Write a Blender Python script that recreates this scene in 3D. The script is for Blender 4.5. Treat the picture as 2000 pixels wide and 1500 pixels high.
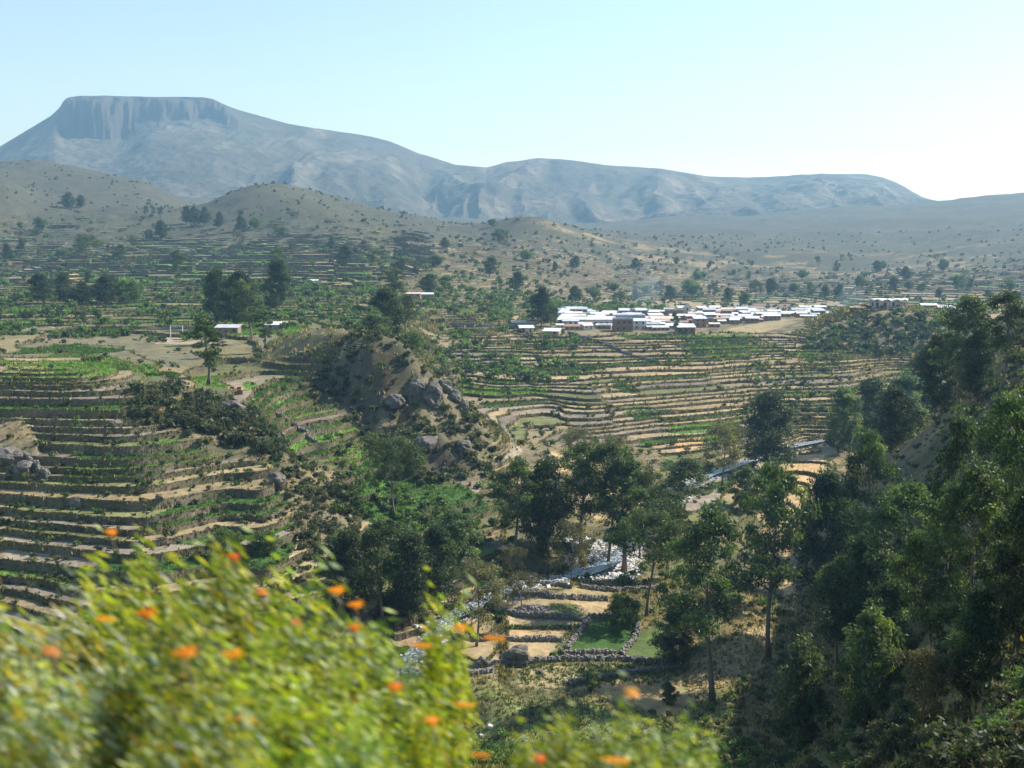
import bpy, math, random
import numpy as np
from mathutils import Vector, Matrix, Quaternion

# ------------------------------------------------------------------ scene, camera, light
scene = bpy.context.scene
for o in list(bpy.data.objects):
    bpy.data.objects.remove(o)
COL = scene.collection
F_PX, PITCH = 2200.0, math.atan(250 / 2200.0)
cam_data = bpy.data.cameras.new('camera')
cam_data.sensor_width = 36.0
cam_data.lens = 36.0 * F_PX / 2000.0
cam_data.clip_start, cam_data.clip_end = 0.1, 30000.0
cam_data.dof.use_dof = True
cam_data.dof.focus_distance = 320.0
cam_data.dof.aperture_fstop = 1.35
cam = bpy.data.objects.new('camera', cam_data)
COL.objects.link(cam)
cam.location = (0, 0, 0)
cam.rotation_euler = (math.pi / 2 - PITCH, 0, 0)
scene.camera = cam

HAZE = 1.9e-4
SUN_AZ, SUN_EL = math.radians(66), math.radians(41)
SUN = Vector((math.sin(SUN_AZ) * math.cos(SUN_EL), math.cos(SUN_AZ) * math.cos(SUN_EL), math.sin(SUN_EL)))
world = bpy.data.worlds.new('World')
scene.world = world
world.use_nodes = True
wn, wl = world.node_tree.nodes, world.node_tree.links
wn.clear()
sky = wn.new('ShaderNodeTexSky')
sky.sky_type = 'NISHITA'
sky.sun_disc = False
sky.sun_elevation = SUN_EL
sky.sun_rotation = SUN_AZ
sky.altitude = 0
sky.air_density = 1.2
sky.dust_density = 0.3
sky.ozone_density = 2.0
bg = wn.new('ShaderNodeBackground')
bg.inputs['Strength'].default_value = 0.115
wo = wn.new('ShaderNodeOutputWorld')
wl.new(sky.outputs[0], bg.inputs['Color'])
wl.new(bg.outputs[0], wo.inputs['Surface'])
sl = bpy.data.lights.new('sun', 'SUN')
sl.energy = 5.0
sl.angle = math.radians(0.5)
sl.color = (1.0, 0.95, 0.87)
so = bpy.data.objects.new('sun', sl)
so.rotation_euler = SUN.to_track_quat('Z', 'Y').to_euler()
so.location = SUN * 500
COL.objects.link(so)
scene.view_settings.view_transform = 'Standard'
scene.view_settings.look = 'None'
scene.view_settings.gamma = 1.0
scene.view_settings.exposure = 0.92
scene.view_settings.use_curve_mapping = False
cy = scene.cycles
cy.max_bounces = 6
cy.diffuse_bounces = 3
cy.glossy_bounces = 2
cy.transmission_bounces = 3
cy.volume_bounces = 0
cy.transparent_max_bounces = 6
cy.use_denoising = True
cy.caustics_reflective = False
cy.caustics_refractive = False

# ------------------------------------------------------------------ helpers
def tag(o, label=None, cat=None, group=None, kind=None):
    if label: o['label'] = label
    if cat: o['category'] = cat
    if group: o['group'] = group
    if kind: o['kind'] = kind
    return o

def link(name, me, parent=None, loc=None):
    o = bpy.data.objects.new(name, me)
    COL.objects.link(o)
    if parent: o.parent = parent
    if loc is not None: o.location = loc
    return o

def empty(name, loc=(0, 0, 0), rz=0.0):
    o = bpy.data.objects.new(name, None)
    o.empty_display_size = 0.3
    COL.objects.link(o)
    o.location = loc
    o.rotation_euler = (0, 0, rz)
    return o

def np_mesh(name, V, F, mat=None, col=None, wild=None, smooth=False):
    V = np.ascontiguousarray(V, dtype=np.float32)
    F = np.ascontiguousarray(F, dtype=np.int32)
    me = bpy.data.meshes.new(name)
    n, k = F.shape
    me.vertices.add(len(V)); me.vertices.foreach_set('co', V.ravel())
    me.loops.add(n * k); me.loops.foreach_set('vertex_index', F.ravel())
    me.polygons.add(n)
    me.polygons.foreach_set('loop_start', np.arange(0, n * k, k, dtype=np.int32))
    if smooth:
        me.polygons.foreach_set('use_smooth', np.ones(n, dtype=bool))
    else:
        me.polygons.foreach_set('use_smooth', np.zeros(n, dtype=bool))
    me.update(calc_edges=True)
    if col is not None:
        c = np.ones((len(V), 4), dtype=np.float32); c[:, :3] = col
        a = me.color_attributes.new('Col', 'FLOAT_COLOR', 'POINT')
        a.data.foreach_set('color', c.ravel())
    if wild is not None:
        a = me.attributes.new('Wild', 'FLOAT', 'POINT')
        a.data.foreach_set('value', np.ascontiguousarray(wild, dtype=np.float32))
    if mat: me.materials.append(mat)
    return me

def copy_tree(o, parent=None):
    c = o.copy()
    COL.objects.link(c)
    c.parent = parent
    for ch in list(o.children):
        copy_tree(ch, c)
    return c

class MB:
    """collects boxes, tubes and loose polygons for one mesh"""
    def __init__(s): s.v, s.f = [], []
    def add(s, vs, fs):
        b = len(s.v); s.v += [tuple(p) for p in vs]; s.f += [tuple(i + b for i in q) for q in fs]
    def box(s, c, d, rz=0.0, jit=0.0, rng=None):
        hx, hy, hz = d[0] / 2, d[1] / 2, d[2] / 2
        cs, sn = math.cos(rz), math.sin(rz)
        vs = []
        for sx, sy, sz in ((-1,-1,-1),(1,-1,-1),(1,1,-1),(-1,1,-1),(-1,-1,1),(1,-1,1),(1,1,1),(-1,1,1)):
            x, y, z = sx * hx, sy * hy, sz * hz
            if jit:
                x += rng.uniform(-jit, jit) * hx; y += rng.uniform(-jit, jit) * hy; z += rng.uniform(-jit, jit) * hz
            vs.append((c[0] + x * cs - y * sn, c[1] + x * sn + y * cs, c[2] + z))
        s.add(vs, [(0,3,2,1),(4,5,6,7),(0,1,5,4),(1,2,6,5),(2,3,7,6),(3,0,4,7)])
    def tube(s, pts, rad, n=6):
        pts = [Vector(p) for p in pts]
        rings = []
        for i, p in enumerate(pts):
            d = (pts[min(i + 1, len(pts) - 1)] - pts[max(i - 1, 0)]).normalized()
            a = d.orthogonal().normalized() if abs(d.z) > .95 else d.cross(Vector((0, 0, 1))).normalized()
            b = d.cross(a)
            r = rad[i]
            rings.append([p + a * (r * math.cos(2 * math.pi * k / n)) + b * (r * math.sin(2 * math.pi * k / n)) for k in range(n)])
        b0 = len(s.v)
        for rg in rings: s.v += [tuple(q) for q in rg]
        for i in range(len(rings) - 1):
            for k in range(n):
                k2 = (k + 1) % n
                s.f.append((b0 + i * n + k, b0 + i * n + k2, b0 + (i + 1) * n + k2, b0 + (i + 1) * n + k))
        s.f.append(tuple(b0 + k for k in range(n))[::-1])
        s.f.append(tuple(b0 + (len(rings) - 1) * n + k for k in range(n)))
    def mesh(s, name, mat=None, smooth=False):
        me = bpy.data.meshes.new(name)
        me.from_pydata(s.v, [], s.f)
        if smooth: me.polygons.foreach_set('use_smooth', np.ones(len(s.f), dtype=bool))
        me.update()
        if mat: me.materials.append(mat)
        return me

def smooth01(a, b, x):
    t = np.clip((x - a) / (b - a), 0, 1)
    return t * t * (3 - 2 * t)

def hash2(ix, iy, seed=0):
    ix = np.asarray(ix, dtype=np.int64); iy = np.asarray(iy, dtype=np.int64)
    h = (ix * 374761393 + iy * 668265263 + seed * 974634541) & 0xFFFFFFFF
    h = ((h ^ (h >> 13)) * 1274126177) & 0xFFFFFFFF
    h = ((h ^ (h >> 16)) * 2246822519) & 0xFFFFFFFF
    return ((h ^ (h >> 15)) & 0xFFFFFF) / float(0xFFFFFF)

def vnoise(x, y, seed=0):
    fx, fy = np.floor(x), np.floor(y)
    ax, ay = x - fx, y - fy
    ax = ax * ax * (3 - 2 * ax); ay = ay * ay * (3 - 2 * ay)
    ix, iy = fx.astype(np.int64), fy.astype(np.int64)
    a, b = hash2(ix, iy, seed), hash2(ix + 1, iy, seed)
    c, d = hash2(ix, iy + 1, seed), hash2(ix + 1, iy + 1, seed)
    return (a * (1 - ax) + b * ax) * (1 - ay) + (c * (1 - ax) + d * ax) * ay - 0.5

def fbm(x, y, octv=4, seed=0):
    r, amp = 0, 1.0
    for i in range(octv):
        r = r + amp * vnoise(x * 2 ** i + 17.3 * i, y * 2 ** i - 9.1 * i, seed + i)
        amp *= 0.5
    return r

CT, ST = math.cos(PITCH), math.sin(PITCH)
def ray(px, row):
    """photo pixel -> x and z per metre of forward distance"""
    dx, dy = (px - 1000.0) / F_PX, (750.0 - row) / F_PX
    w = CT + dy * ST
    return dx / w, (dy * CT - ST) / w

def project(x, y, z):
    f = y * CT - z * ST
    up = y * ST + z * CT
    return 1000 + F_PX * x / f, 750 - F_PX * up / f

def at(px, row, Y):
    u, s = ray(px, row)
    return Vector((u * Y, Y, s * Y))

# ------------------------------------------------------------------ materials
def new_mat(name):
    m = bpy.data.materials.new(name)
    m.use_nodes = True
    n, l = m.node_tree.nodes, m.node_tree.links
    n.clear()
    out = n.new('ShaderNodeOutputMaterial')
    return m, n, l, out

def mixc(n, l, blend, fac, a, b):
    x = n.new('ShaderNodeMix'); x.data_type = 'RGBA'; x.blend_type = blend
    for sock, v in ((x.inputs[0], fac), (x.inputs[6], a), (x.inputs[7], b)):
        if hasattr(v, 'is_linked'): l.new(v, sock)
        elif isinstance(v, (int, float)): sock.default_value = v
        else: sock.default_value = (*v, 1) if len(v) == 3 else v
    return x.outputs[2]

def noise(n, l, scale, detail=4, rough=.55, vec=None):
    t = n.new('ShaderNodeTexNoise')
    t.inputs['Scale'].default_value = scale
    t.inputs['Detail'].default_value = detail
    t.inputs['Roughness'].default_value = rough
    if vec is not None: l.new(vec, t.inputs['Vector'])
    return t.outputs[0]

def ramp(n, l, fac, stops):
    r = n.new('ShaderNodeValToRGB')
    e = r.color_ramp.elements
    while len(e) < len(stops): e.new(0.5)
    for q, (p, c) in zip(e, stops):
        q.position = p
        q.color = (c, c, c, 1) if isinstance(c, (int, float)) else (*c, 1)
    l.new(fac, r.inputs[0])
    return r.outputs[0]

def simple_mat(name, color, rough=.8, vary=.25, scale=1.5, spec=.3, metal=0.0, bump=0.0, attr=False, objrand=0.0):
    m, n, l, out = new_mat(name)
    p = n.new('ShaderNodeBsdfPrincipled')
    p.inputs['Roughness'].default_value = rough
    p.inputs['Specular IOR Level'].default_value = spec
    p.inputs['Metallic'].default_value = metal
    co = n.new('ShaderNodeTexCoord').outputs['Object']
    nz = noise(n, l, scale, 5, .6, co)
    f = ramp(n, l, nz, [(.3, 1 - vary), (.7, 1 + vary)])
    if attr:
        a = n.new('ShaderNodeAttribute'); a.attribute_name = 'Col'
        base = a.outputs['Color']
    else:
        base = color
    c = mixc(n, l, 'MULTIPLY', 1.0, base, f)
    if objrand:
        oi = n.new('ShaderNodeObjectInfo')
        hv = n.new('ShaderNodeHueSaturation')
        mp = n.new('ShaderNodeMapRange')
        mp.inputs[3].default_value = 1 - objrand; mp.inputs[4].default_value = 1 + objrand
        l.new(oi.outputs['Random'], mp.inputs[0]); l.new(mp.outputs[0], hv.inputs['Value']); l.new(c, hv.inputs['Color'])
        c = hv.outputs[0]
    l.new(c, p.inputs['Base Color'])
    if bump:
        b = n.new('ShaderNodeBump'); b.inputs['Strength'].default_value = .6; b.inputs['Distance'].default_value = bump
        l.new(nz, b.inputs['Height']); l.new(b.outputs[0], p.inputs['Normal'])
    l.new(p.outputs[0], out.inputs[0])
    return m

def leaf_mat(name, trans=.35, rough=.5, spec=.35, vary=.25):
    m, n, l, out = new_mat(name)
    a = n.new('ShaderNodeAttribute'); a.attribute_name = 'Col'
    oi = n.new('ShaderNodeObjectInfo')
    hv = n.new('ShaderNodeHueSaturation')
    mp = n.new('ShaderNodeMapRange'); mp.inputs[3].default_value = 1 - vary; mp.inputs[4].default_value = 1 + vary
    mh = n.new('ShaderNodeMapRange'); mh.inputs[3].default_value = .485; mh.inputs[4].default_value = .515
    l.new(oi.outputs['Random'], mp.inputs[0]); l.new(oi.outputs['Random'], mh.inputs[0])
    l.new(mp.outputs[0], hv.inputs['Value']); l.new(mh.outputs[0], hv.inputs['Hue']); l.new(a.outputs['Color'], hv.inputs['Color'])
    p = n.new('ShaderNodeBsdfPrincipled')
    p.inputs['Roughness'].default_value = rough
    p.inputs['Specular IOR Level'].default_value = spec
    l.new(hv.outputs[0], p.inputs['Base Color'])
    t = n.new('ShaderNodeBsdfTranslucent')
    tc = mixc(n, l, 'MULTIPLY', 1.0, hv.outputs[0], (1.5, 1.6, .7))
    l.new(tc, t.inputs['Color'])
    mx = n.new('ShaderNodeMixShader'); mx.inputs[0].default_value = trans
    l.new(p.outputs[0], mx.inputs[1]); l.new(t.outputs[0], mx.inputs[2])
    l.new(mx.outputs[0], out.inputs[0])
    return m

def ground_mat(name, speck=.16, far=False):
    m, n, l, out = new_mat(name)
    a = n.new('ShaderNodeAttribute'); a.attribute_name = 'Col'
    w = n.new('ShaderNodeAttribute'); w.attribute_name = 'Wild'
    co = n.new('ShaderNodeTexCoord').outputs['Object']
    n1 = noise(n, l, .55 if not far else .012, 8, .65, co)
    n2 = noise(n, l, .045 if not far else .0025, 5, .6, co)
    f1 = ramp(n, l, n1, [(.3, .62), (.7, 1.36)])
    f2 = ramp(n, l, n2, [(.3, (.82, .86, .9)), (.7, (1.18, 1.1, 1.02))])
    c = mixc(n, l, 'MULTIPLY', 1.0, a.outputs['Color'], f1)
    c = mixc(n, l, 'MULTIPLY', 1.0, c, f2)
    for sc, thr, colr, seed in ((speck, .52, (.055, .06, .032), 0), (speck * .42, .46, (.075, .074, .042), 1)):
        v = n.new('ShaderNodeTexVoronoi'); v.inputs['Scale'].default_value = sc
        nv = n.new('ShaderNodeVectorMath'); nv.operation = 'MULTIPLY_ADD'
        nn = n.new('ShaderNodeTexNoise'); nn.inputs['Scale'].default_value = sc * 2.5; l.new(co, nn.inputs['Vector'])
        l.new(nn.outputs['Color'], nv.inputs[0]); nv.inputs[1].default_value = (.5 / sc,) * 3; l.new(co, nv.inputs[2])
        l.new(nv.outputs[0], v.inputs['Vector'])
        d = ramp(n, l, v.outputs['Distance'], [(thr - .1, .8), (thr + .06, 0.0)])
        big = ramp(n, l, noise(n, l, sc * .16, 4, .6, co), [(.38, 0.0), (.58, 1.0)])
        mm = n.new('ShaderNodeMath'); mm.operation = 'MULTIPLY'; l.new(d, mm.inputs[0]); l.new(big, mm.inputs[1])
        m2 = n.new('ShaderNodeMath'); m2.operation = 'MULTIPLY'; l.new(mm.outputs[0], m2.inputs[0]); l.new(w.outputs['Fac'], m2.inputs[1])
        c = mixc(n, l, 'MIX', m2.outputs[0], c, colr)
    p = n.new('ShaderNodeBsdfPrincipled')
    p.inputs['Roughness'].default_value = .9
    p.inputs['Specular IOR Level'].default_value = .12
    l.new(c, p.inputs['Base Color'])
    b = n.new('ShaderNodeBump'); b.inputs['Strength'].default_value = .7
    b.inputs['Distance'].default_value = .35 if not far else 14.0
    l.new(n1, b.inputs['Height']); l.new(b.outputs[0], p.inputs['Normal'])
    l.new(p.outputs[0], out.inputs[0])
    return m

M_GROUND = ground_mat('hillside_soil')
M_MOUNT = ground_mat('mountain_rock', speck=.045, far=True)
M_WALL = simple_mat('terrace_wall_stone', None, .9, .45, 1.4, .15, bump=.25, attr=True)
M_STONE = simple_mat('dry_stone', (.20, .185, .16), .85, .35, 2.2, .25, bump=.05, objrand=.1)
M_PALE = simple_mat('river_stone', (.50, .50, .48), .7, .3, 1.6, .4)
M_ROCK = simple_mat('boulder_rock', (.135, .12, .10), .9, .6, .9, .15, bump=.4)
M_BARK = simple_mat('eucalyptus_bark', (.17, .14, .11), .85, .4, 1.1, .2)
M_TWIG = simple_mat('shrub_wood', (.15, .12, .08), .85, .3, 6, .2)
M_LEAF = leaf_mat('eucalyptus_leaves', .36, .55, .3)
M_SHRUB = leaf_mat('shrub_leaves', .33, .6, .25)
M_GRASS = leaf_mat('grass_blades', .3, .7, .15, vary=0.0)
# ------------------------------------------------------------------ the valley: surveyed heights
# photo column: (forward distance, photo row) from near to far
PROFILE = {
 -1200: [(60,1500),(120,1380),(190,1040),(240,820),(280,650),(380,620),(600,570),(900,500),(1200,420),(1600,340),(2400,300)],
 -300: [(60,1490),(120,1450),(170,1250),(200,1100),(235,900),(262,740),(290,700),(380,672),(600,592),(900,525),(1200,450),(1500,350),(1900,320),(2600,330)],
 0: [(120,1480),(165,1280),(190,1120),(215,960),(240,820),(258,738),(282,712),(340,692),(430,655),(560,602),(750,560),(950,520),(1150,462),(1320,400),(1450,352),(1600,352),(1850,320),(2500,345)],
 75: [(160,1290),(188,1125),(212,965),(238,825),(257,738),(282,712),(340,692),(430,655),(560,602),(750,560),(950,522),(1200,455),(1400,402),(1600,370),(1880,320),(2500,345)],
 150: [(120,1480),(160,1300),(185,1130),(210,970),(235,830),(256,740),(282,712),(340,690),(430,655),(560,602),(750,558),(950,518),(1200,452),(1450,400),(1700,362),(1900,330),(2500,350)],
 300: [(120,1480),(160,1300),(185,1120),(210,970),(235,845),(255,765),(272,740),(340,698),(430,658),(560,603),(750,557),(950,515),(1200,455),(1400,405),(1600,396),(1900,366),(2500,380)],
 450: [(120,1480),(160,1290),(190,1110),(215,980),(240,870),(258,800),(275,765),(300,748),(340,710),(430,658),(560,603),(750,554),(950,508),(1200,450),(1450,380),(1700,400),(2200,410)],
 380: [(1400,408),(1600,410),(1900,402)],
 520: [(120,1480),(190,1105),(215,980),(243,872),(262,822),(285,780),(305,748),(340,712),(372,674),(430,655),(560,603),(750,553),(950,507),(1200,445),(1440,362),(1650,375),(2200,388)],
 580: [(120,1480),(160,1290),(195,1100),(220,990),(243,900),(256,895),(285,820),(310,752),(335,706),(352,656),(380,656),(430,650),(560,603),(750,553),(950,506),(1200,440),(1450,366),(1700,380),(2200,390)],
 650: [(120,1480),(160,1290),(195,1110),(215,1025),(230,960),(246,962),(265,895),(290,822),(315,752),(328,696),(345,645),(370,652),(430,642),(560,603),(750,553),(950,505),(1200,440),(1450,392),(1700,386),(2200,396)],
 720: [(120,1480),(160,1300),(190,1150),(215,1060),(230,1010),(250,962),(272,905),(296,842),(303,780),(309,706),(332,652),(350,664),(400,662),(480,628),(560,603),(750,553),(950,505),(1250,440),(1500,412),(2000,412)],
 755: [(309,706),(333,670),(350,680)],
 790: [(120,1480),(160,1310),(195,1150),(215,1060),(235,1000),(260,945),(279,894),(282,850),(297,838),(303,782),(310,706),(335,688),(360,705),(420,680),(480,635),(560,603),(750,558),(950,508),(1250,452),(1500,425),(2200,432)],
 860: [(120,1440),(150,1380),(190,1165),(215,1070),(235,1005),(260,942),(275,915),(279,855),(297,842),(303,800),(310,754),(330,778),(370,785),(420,745),(490,688),(550,640),(600,606),(640,603),(750,566),(950,514),(1250,462),(1500,436),(2200,445)],
 930: [(120,1440),(150,1372),(185,1195),(212,1080),(238,1005),(260,950),(274,918),(286,865),(302,812),(320,815),(345,815),(380,790),(425,745),(490,690),(550,642),(610,606),(650,606),(750,575),(950,525),(1300,462),(1500,444),(2200,452)],
 1000: [(130,1480),(160,1350),(190,1200),(215,1090),(240,1010),(270,950),(290,895),(312,862),(340,840),(375,800),(422,744),(490,690),(560,644),(620,618),(750,588),(950,540),(1200,472),(1420,430),(2200,450)],
 1070: [(130,1480),(190,1195),(217,1098),(242,1022),(275,955),(300,900),(325,865),(355,828),(380,798),(424,745),(490,691),(565,646),(620,624),(720,603),(950,555),(1200,480),(1400,430),(2200,450)],
 1150: [(130,1480),(165,1340),(195,1190),(220,1105),(245,1040),(280,960),(310,905),(340,860),(370,808),(420,748),(490,692),(565,648),(620,634),(700,612),(800,597),(1000,562),(1250,490),(1450,458),(2200,452)],
 1300: [(130,1480),(165,1350),(195,1200),(220,1120),(250,1040),(280,970),(310,920),(345,862),(380,805),(430,745),(490,695),(565,648),(620,634),(700,613),(800,602),(1000,575),(1300,508),(1600,470),(2200,450)],
 1450: [(130,1480),(165,1360),(190,1220),(220,1130),(250,1050),(280,985),(310,930),(345,872),(385,808),(430,754),(490,698),(565,648),(620,633),(700,613),(800,603),(1000,578),(1300,525),(1600,485),(2200,445)],
 1570: [(100,1515),(140,1420),(170,1300),(200,1200),(230,1110),(260,1040),(300,960),(345,882),(375,852),(400,795),(440,748),(490,702),(540,660),(580,632),(650,622),(800,603),(1000,578),(1300,525),(1700,480),(2300,440)],
 1650: [(80,1510),(110,1420),(150,1260),(190,1140),(230,1020),(260,950),(300,930),(340,890),(370,850),(400,795),(440,748),(490,704),(530,655),(565,602),(590,604),(650,622),(800,600),(1000,572),(1300,522),(1700,478),(2300,438)],
 1740: [(60,1500),(80,1420),(110,1320),(150,1180),(190,1050),(230,930),(258,872),(285,885),(330,900),(375,845),(400,800),(450,748),(500,702),(525,650),(558,594),(585,595),(650,622),(800,598),(1000,568),(1300,520),(1800,470),(2300,428)],
 1850: [(45,1500),(70,1330),(100,1200),(140,1040),(180,920),(220,825),(245,795),(270,830),(330,860),(400,795),(450,745),(505,690),(530,645),(560,610),(600,612),(800,597),(1000,565),(1300,515),(1800,462),(2300,422)],
 1940: [(35,1500),(60,1270),(90,1110),(130,940),(170,830),(210,745),(240,715),(265,735),(310,745),(345,690),(380,690),(450,705),(540,645),(600,615),(800,592),(1000,560),(1300,508),(1800,452),(2300,410)],
 2010: [(30,1500),(55,1230),(90,1030),(130,860),(170,750),(210,680),(240,650),(265,672),(300,650),(338,600),(380,610),(500,640),(600,612),(800,590),(1000,555),(1300,500),(1800,445),(2300,402)],
 2300: [(25,1400),(50,1100),(90,850),(130,700),(200,570),(270,500),(330,450),(400,440),(600,440),(900,440),(1300,440),(2300,390)],
 3200: [(15,1300),(40,900),(90,650),(160,480),(260,380),(400,340),(800,360),(1300,380),(2300,350)],
}
_P = []
for px_, lst in PROFILE.items():
    for Y_, row_ in lst:
        u_, s_ = ray(px_, row_)
        _P.append((u_, math.log(Y_), s_))
for px_ in (-1200, -300, 150, 450, 720, 1000, 1300, 1570, 1850, 2300, 3200):
    u_ = (px_ - 1000) / F_PX
    for Y_, s_ in ((2, -1.15), (5, -.64), (10, -.53), (18, -.505)) + (((35, -.49), (60, -.478), (90, -.468)) if px_ < 1500 else ()):
        _P.append((u_, math.log(Y_), s_))
_P = np.array(_P)
KU, KL = 22.0, 9.0
_A = np.stack([_P[:, 0] * KU, _P[:, 1] * KL], 1)

def _phi(r2):
    return 0.5 * r2 * np.log(r2 + 1e-9)

def _solve():
    n = len(_A)
    K = _phi(((_A[:, None] - _A[None]) ** 2).sum(2)) + 0.006 * np.eye(n)
    Q = np.concatenate([np.ones((n, 1)), _A], 1)
    M = np.zeros((n + 3, n + 3))
    M[:n, :n], M[:n, n:], M[n:, :n] = K, Q, Q.T
    return np.linalg.solve(M, np.concatenate([_P[:, 2], np.zeros(3)]))
_W = _solve()

def slope_of(u, Y):
    u = np.asarray(u, float); Y = np.asarray(Y, float)
    sh = u.shape
    a, b = u.ravel() * KU, np.log(Y.ravel()) * KL
    out = np.empty(len(a))
    for i in range(0, len(a), 40000):
        aa, bb = a[i:i + 40000], b[i:i + 40000]
        r2 = (aa[:, None] - _A[None, :, 0]) ** 2 + (bb[:, None] - _A[None, :, 1]) ** 2
        out[i:i + 40000] = _phi(r2) @ _W[:-3] + _W[-3] + _W[-2] * aa + _W[-1] * bb
    return out.reshape(sh)

# river course (photo points on the valley floor, with distances)
RIVER = np.array([at(760, 1640, 118), at(830, 1560, 130), at(895, 1440, 147), at(880, 1375, 155), at(1010, 1330, 163)][:3] +
                 [at(820, 1370, 157), at(790, 1290, 172), at(880, 1195, 187), at(1010, 1135, 205), at(1130, 1118, 216), at(1200, 1085, 224), at(1240, 1045, 242),
                  at(1290, 985, 272), at(1335, 945, 295), at(1430, 905, 322), at(1565, 862, 362), at(1640, 850, 372), at(1760, 842, 378), at(1900, 835, 385)])

def river_dist(x, y):
    x = np.asarray(x, float); y = np.asarray(y, float)
    best = np.full(x.shape, 1e9); zz = np.zeros(x.shape)
    for a, b in zip(RIVER[:-1], RIVER[1:]):
        dx, dy = b[0] - a[0], b[1] - a[1]
        t = np.clip(((x - a[0]) * dx + (y - a[1]) * dy) / (dx * dx + dy * dy), 0, 1)
        d = np.hypot(x - a[0] - t * dx, y - a[1] - t * dy)
        m = d < best
        best = np.where(m, d, best); zz = np.where(m, a[2] + t * (b[2] - a[2]), zz)
    return best, zz

def blob(px, Y, cx, cy, rx, ry):
    """1 in the middle of a patch of ground given by photo column and distance, 0 outside"""
    d = ((px - cx) / rx) ** 2 + ((Y - cy) / ry) ** 2
    return np.clip(1.6 - 1.3 * d, 0, 1)

def wild_zone(px, Y, x, y):
    """1 where the slope was never terraced"""
    n = fbm(x / 14.0, y / 14.0, 3, 5)
    w = np.zeros_like(px)
    for b in (blob(px, Y, 400, 250, 165, 16), blob(px, Y, 620, 232, 75, 34), blob(px, Y, 775, 316, 175, 24), blob(px, Y, 870, 287, 115, 24),
              blob(px, Y, 640, 352, 170, 16), blob(px, Y, 1230, 320, 90, 24), blob(px, Y, 1080, 300, 110, 26), blob(px, Y, 1720, 532, 190, 20), blob(px, Y, 20, 232, 50, 10),
              blob(px, Y, 1530, 470, 60, 40) * .5, blob(px, Y, 880, 520, 70, 14) * .9):
        w = np.maximum(w, b)
    w = smooth01(.35, .8, w + n * .7)
    w = np.maximum(w, smooth01(168, 160, Y))
    w = np.maximum(w, smooth01(940, 1000, px) * smooth01(262, 250, Y))
    edge = 1530 + np.clip(Y - 150, 0, 400) * .55
    w = np.maximum(w, smooth01(edge - 25, edge + 25, px) * smooth01(400, 380, Y))
    w = np.maximum(w, smooth01(1010, 1060, px) * smooth01(548, 566, Y) * smooth01(1600, 1560, px) * smooth01(770, 740, Y))
    w = np.maximum(w, smooth01(1040, 1240, Y + n * 320))
    w = np.maximum(w, smooth01(1880, 1920, px) * smooth01(450, 400, Y))
    return w

def t_of_z(z, px, Y):
    zl = np.where(z < -29, (z + 29) / 1.4, np.where(z < -19, (z + 29) / .56, 10 / .56 + (z + 19) / 1.7))
    zr = (z + 30) / .74
    f = smooth01(770, 850, px - 200 * smooth01(288, 268, Y))
    h = np.where(z < -29, 1.4, np.where(z < -19, .56, 1.7)) * (1 - f) + .74 * f
    return zl * (1 - f) + zr * f, h

def parcel_shift(px, Y, x, y):
    """breaks the terraces along walls that run down the slope"""
    q = x / 26.0 + fbm(x / 60.0, y / 60.0, 2, 31) * 1.5 + y * .006
    c = np.floor(q); f = q - c
    a, b = hash2(c, np.zeros_like(c, dtype=np.int64), 77), hash2(c + 1, np.zeros_like(c, dtype=np.int64), 77)
    return a + (b - a) * smooth01(.93, 1.0, f), c

def ground_base(x, y):
    x = np.asarray(x, float); y = np.asarray(y, float)
    u = x / y
    z = slope_of(u, y) * y
    px = 1000 + u * F_PX
    w = wild_zone(px, y, x, y)
    rd, rz = river_dist(x, y)
    near = smooth01(14, 4, rd)
    z = z * (1 - near) + np.minimum(z, rz) * near
    z = z - 1.1 * smooth01(7.5, 2.5, rd)
    rough = w * smooth01(25, 130, y)
    kn = np.maximum(blob(px, y, 790, 305, 190, 36), blob(px, y, 880, 284, 110, 22))
    amp = .35 + 1.1 * kn + .7 * smooth01(700, 1600, y) + .5 * smooth01(1500, 1800, px) * smooth01(380, 330, y)
    fields = smooth01(960, 1000, px) * smooth01(1420, 1380, px) * smooth01(215, 205, y)
    amp = amp * (1 - .85 * fields)
    z = z + rough * amp * (fbm(x / 9.0, y / 9.0, 4, 3) * 1.2 + .9 * kn * (0.25 - np.abs(fbm(x / 6.0, y / 11.0, 3, 8))))
    z = z + smooth01(900, 1500, y) * 9 * fbm(x / 120.0, y / 160.0, 4, 12)
    return z, px, w

def ground_terr(x, y, z, px, w):
    tz, h = t_of_z(z, px, y)
    sh, c = parcel_shift(px, y, x, y)
    t = tz + .7 * fbm(x / 42.0, y / 42.0, 3, 21) + .12 * fbm(x / 6.0, y / 6.0, 2, 22) + .7 * sh
    ph = 3.0 * fbm(x / 90.0, y / 90.0, 2, 24)
    g1 = 1 + .3 * np.cos(1.35 * t + ph)          # terraces differ in height and width
    t = t + .22 * np.sin(1.35 * t + ph)
    mask = 1 - w
    drop = mask * .93 * h / g1
    return t, drop

def ground(x, y):
    """finished ground height"""
    x = np.atleast_1d(np.asarray(x, float)); y = np.atleast_1d(np.asarray(y, float))
    z, px, w = ground_base(x, y)
    t, drop = ground_terr(x, y, z, px, w)
    return z - drop * (t - np.floor(t))

def gz(x, y):
    return float(ground(x, y)[0])

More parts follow.
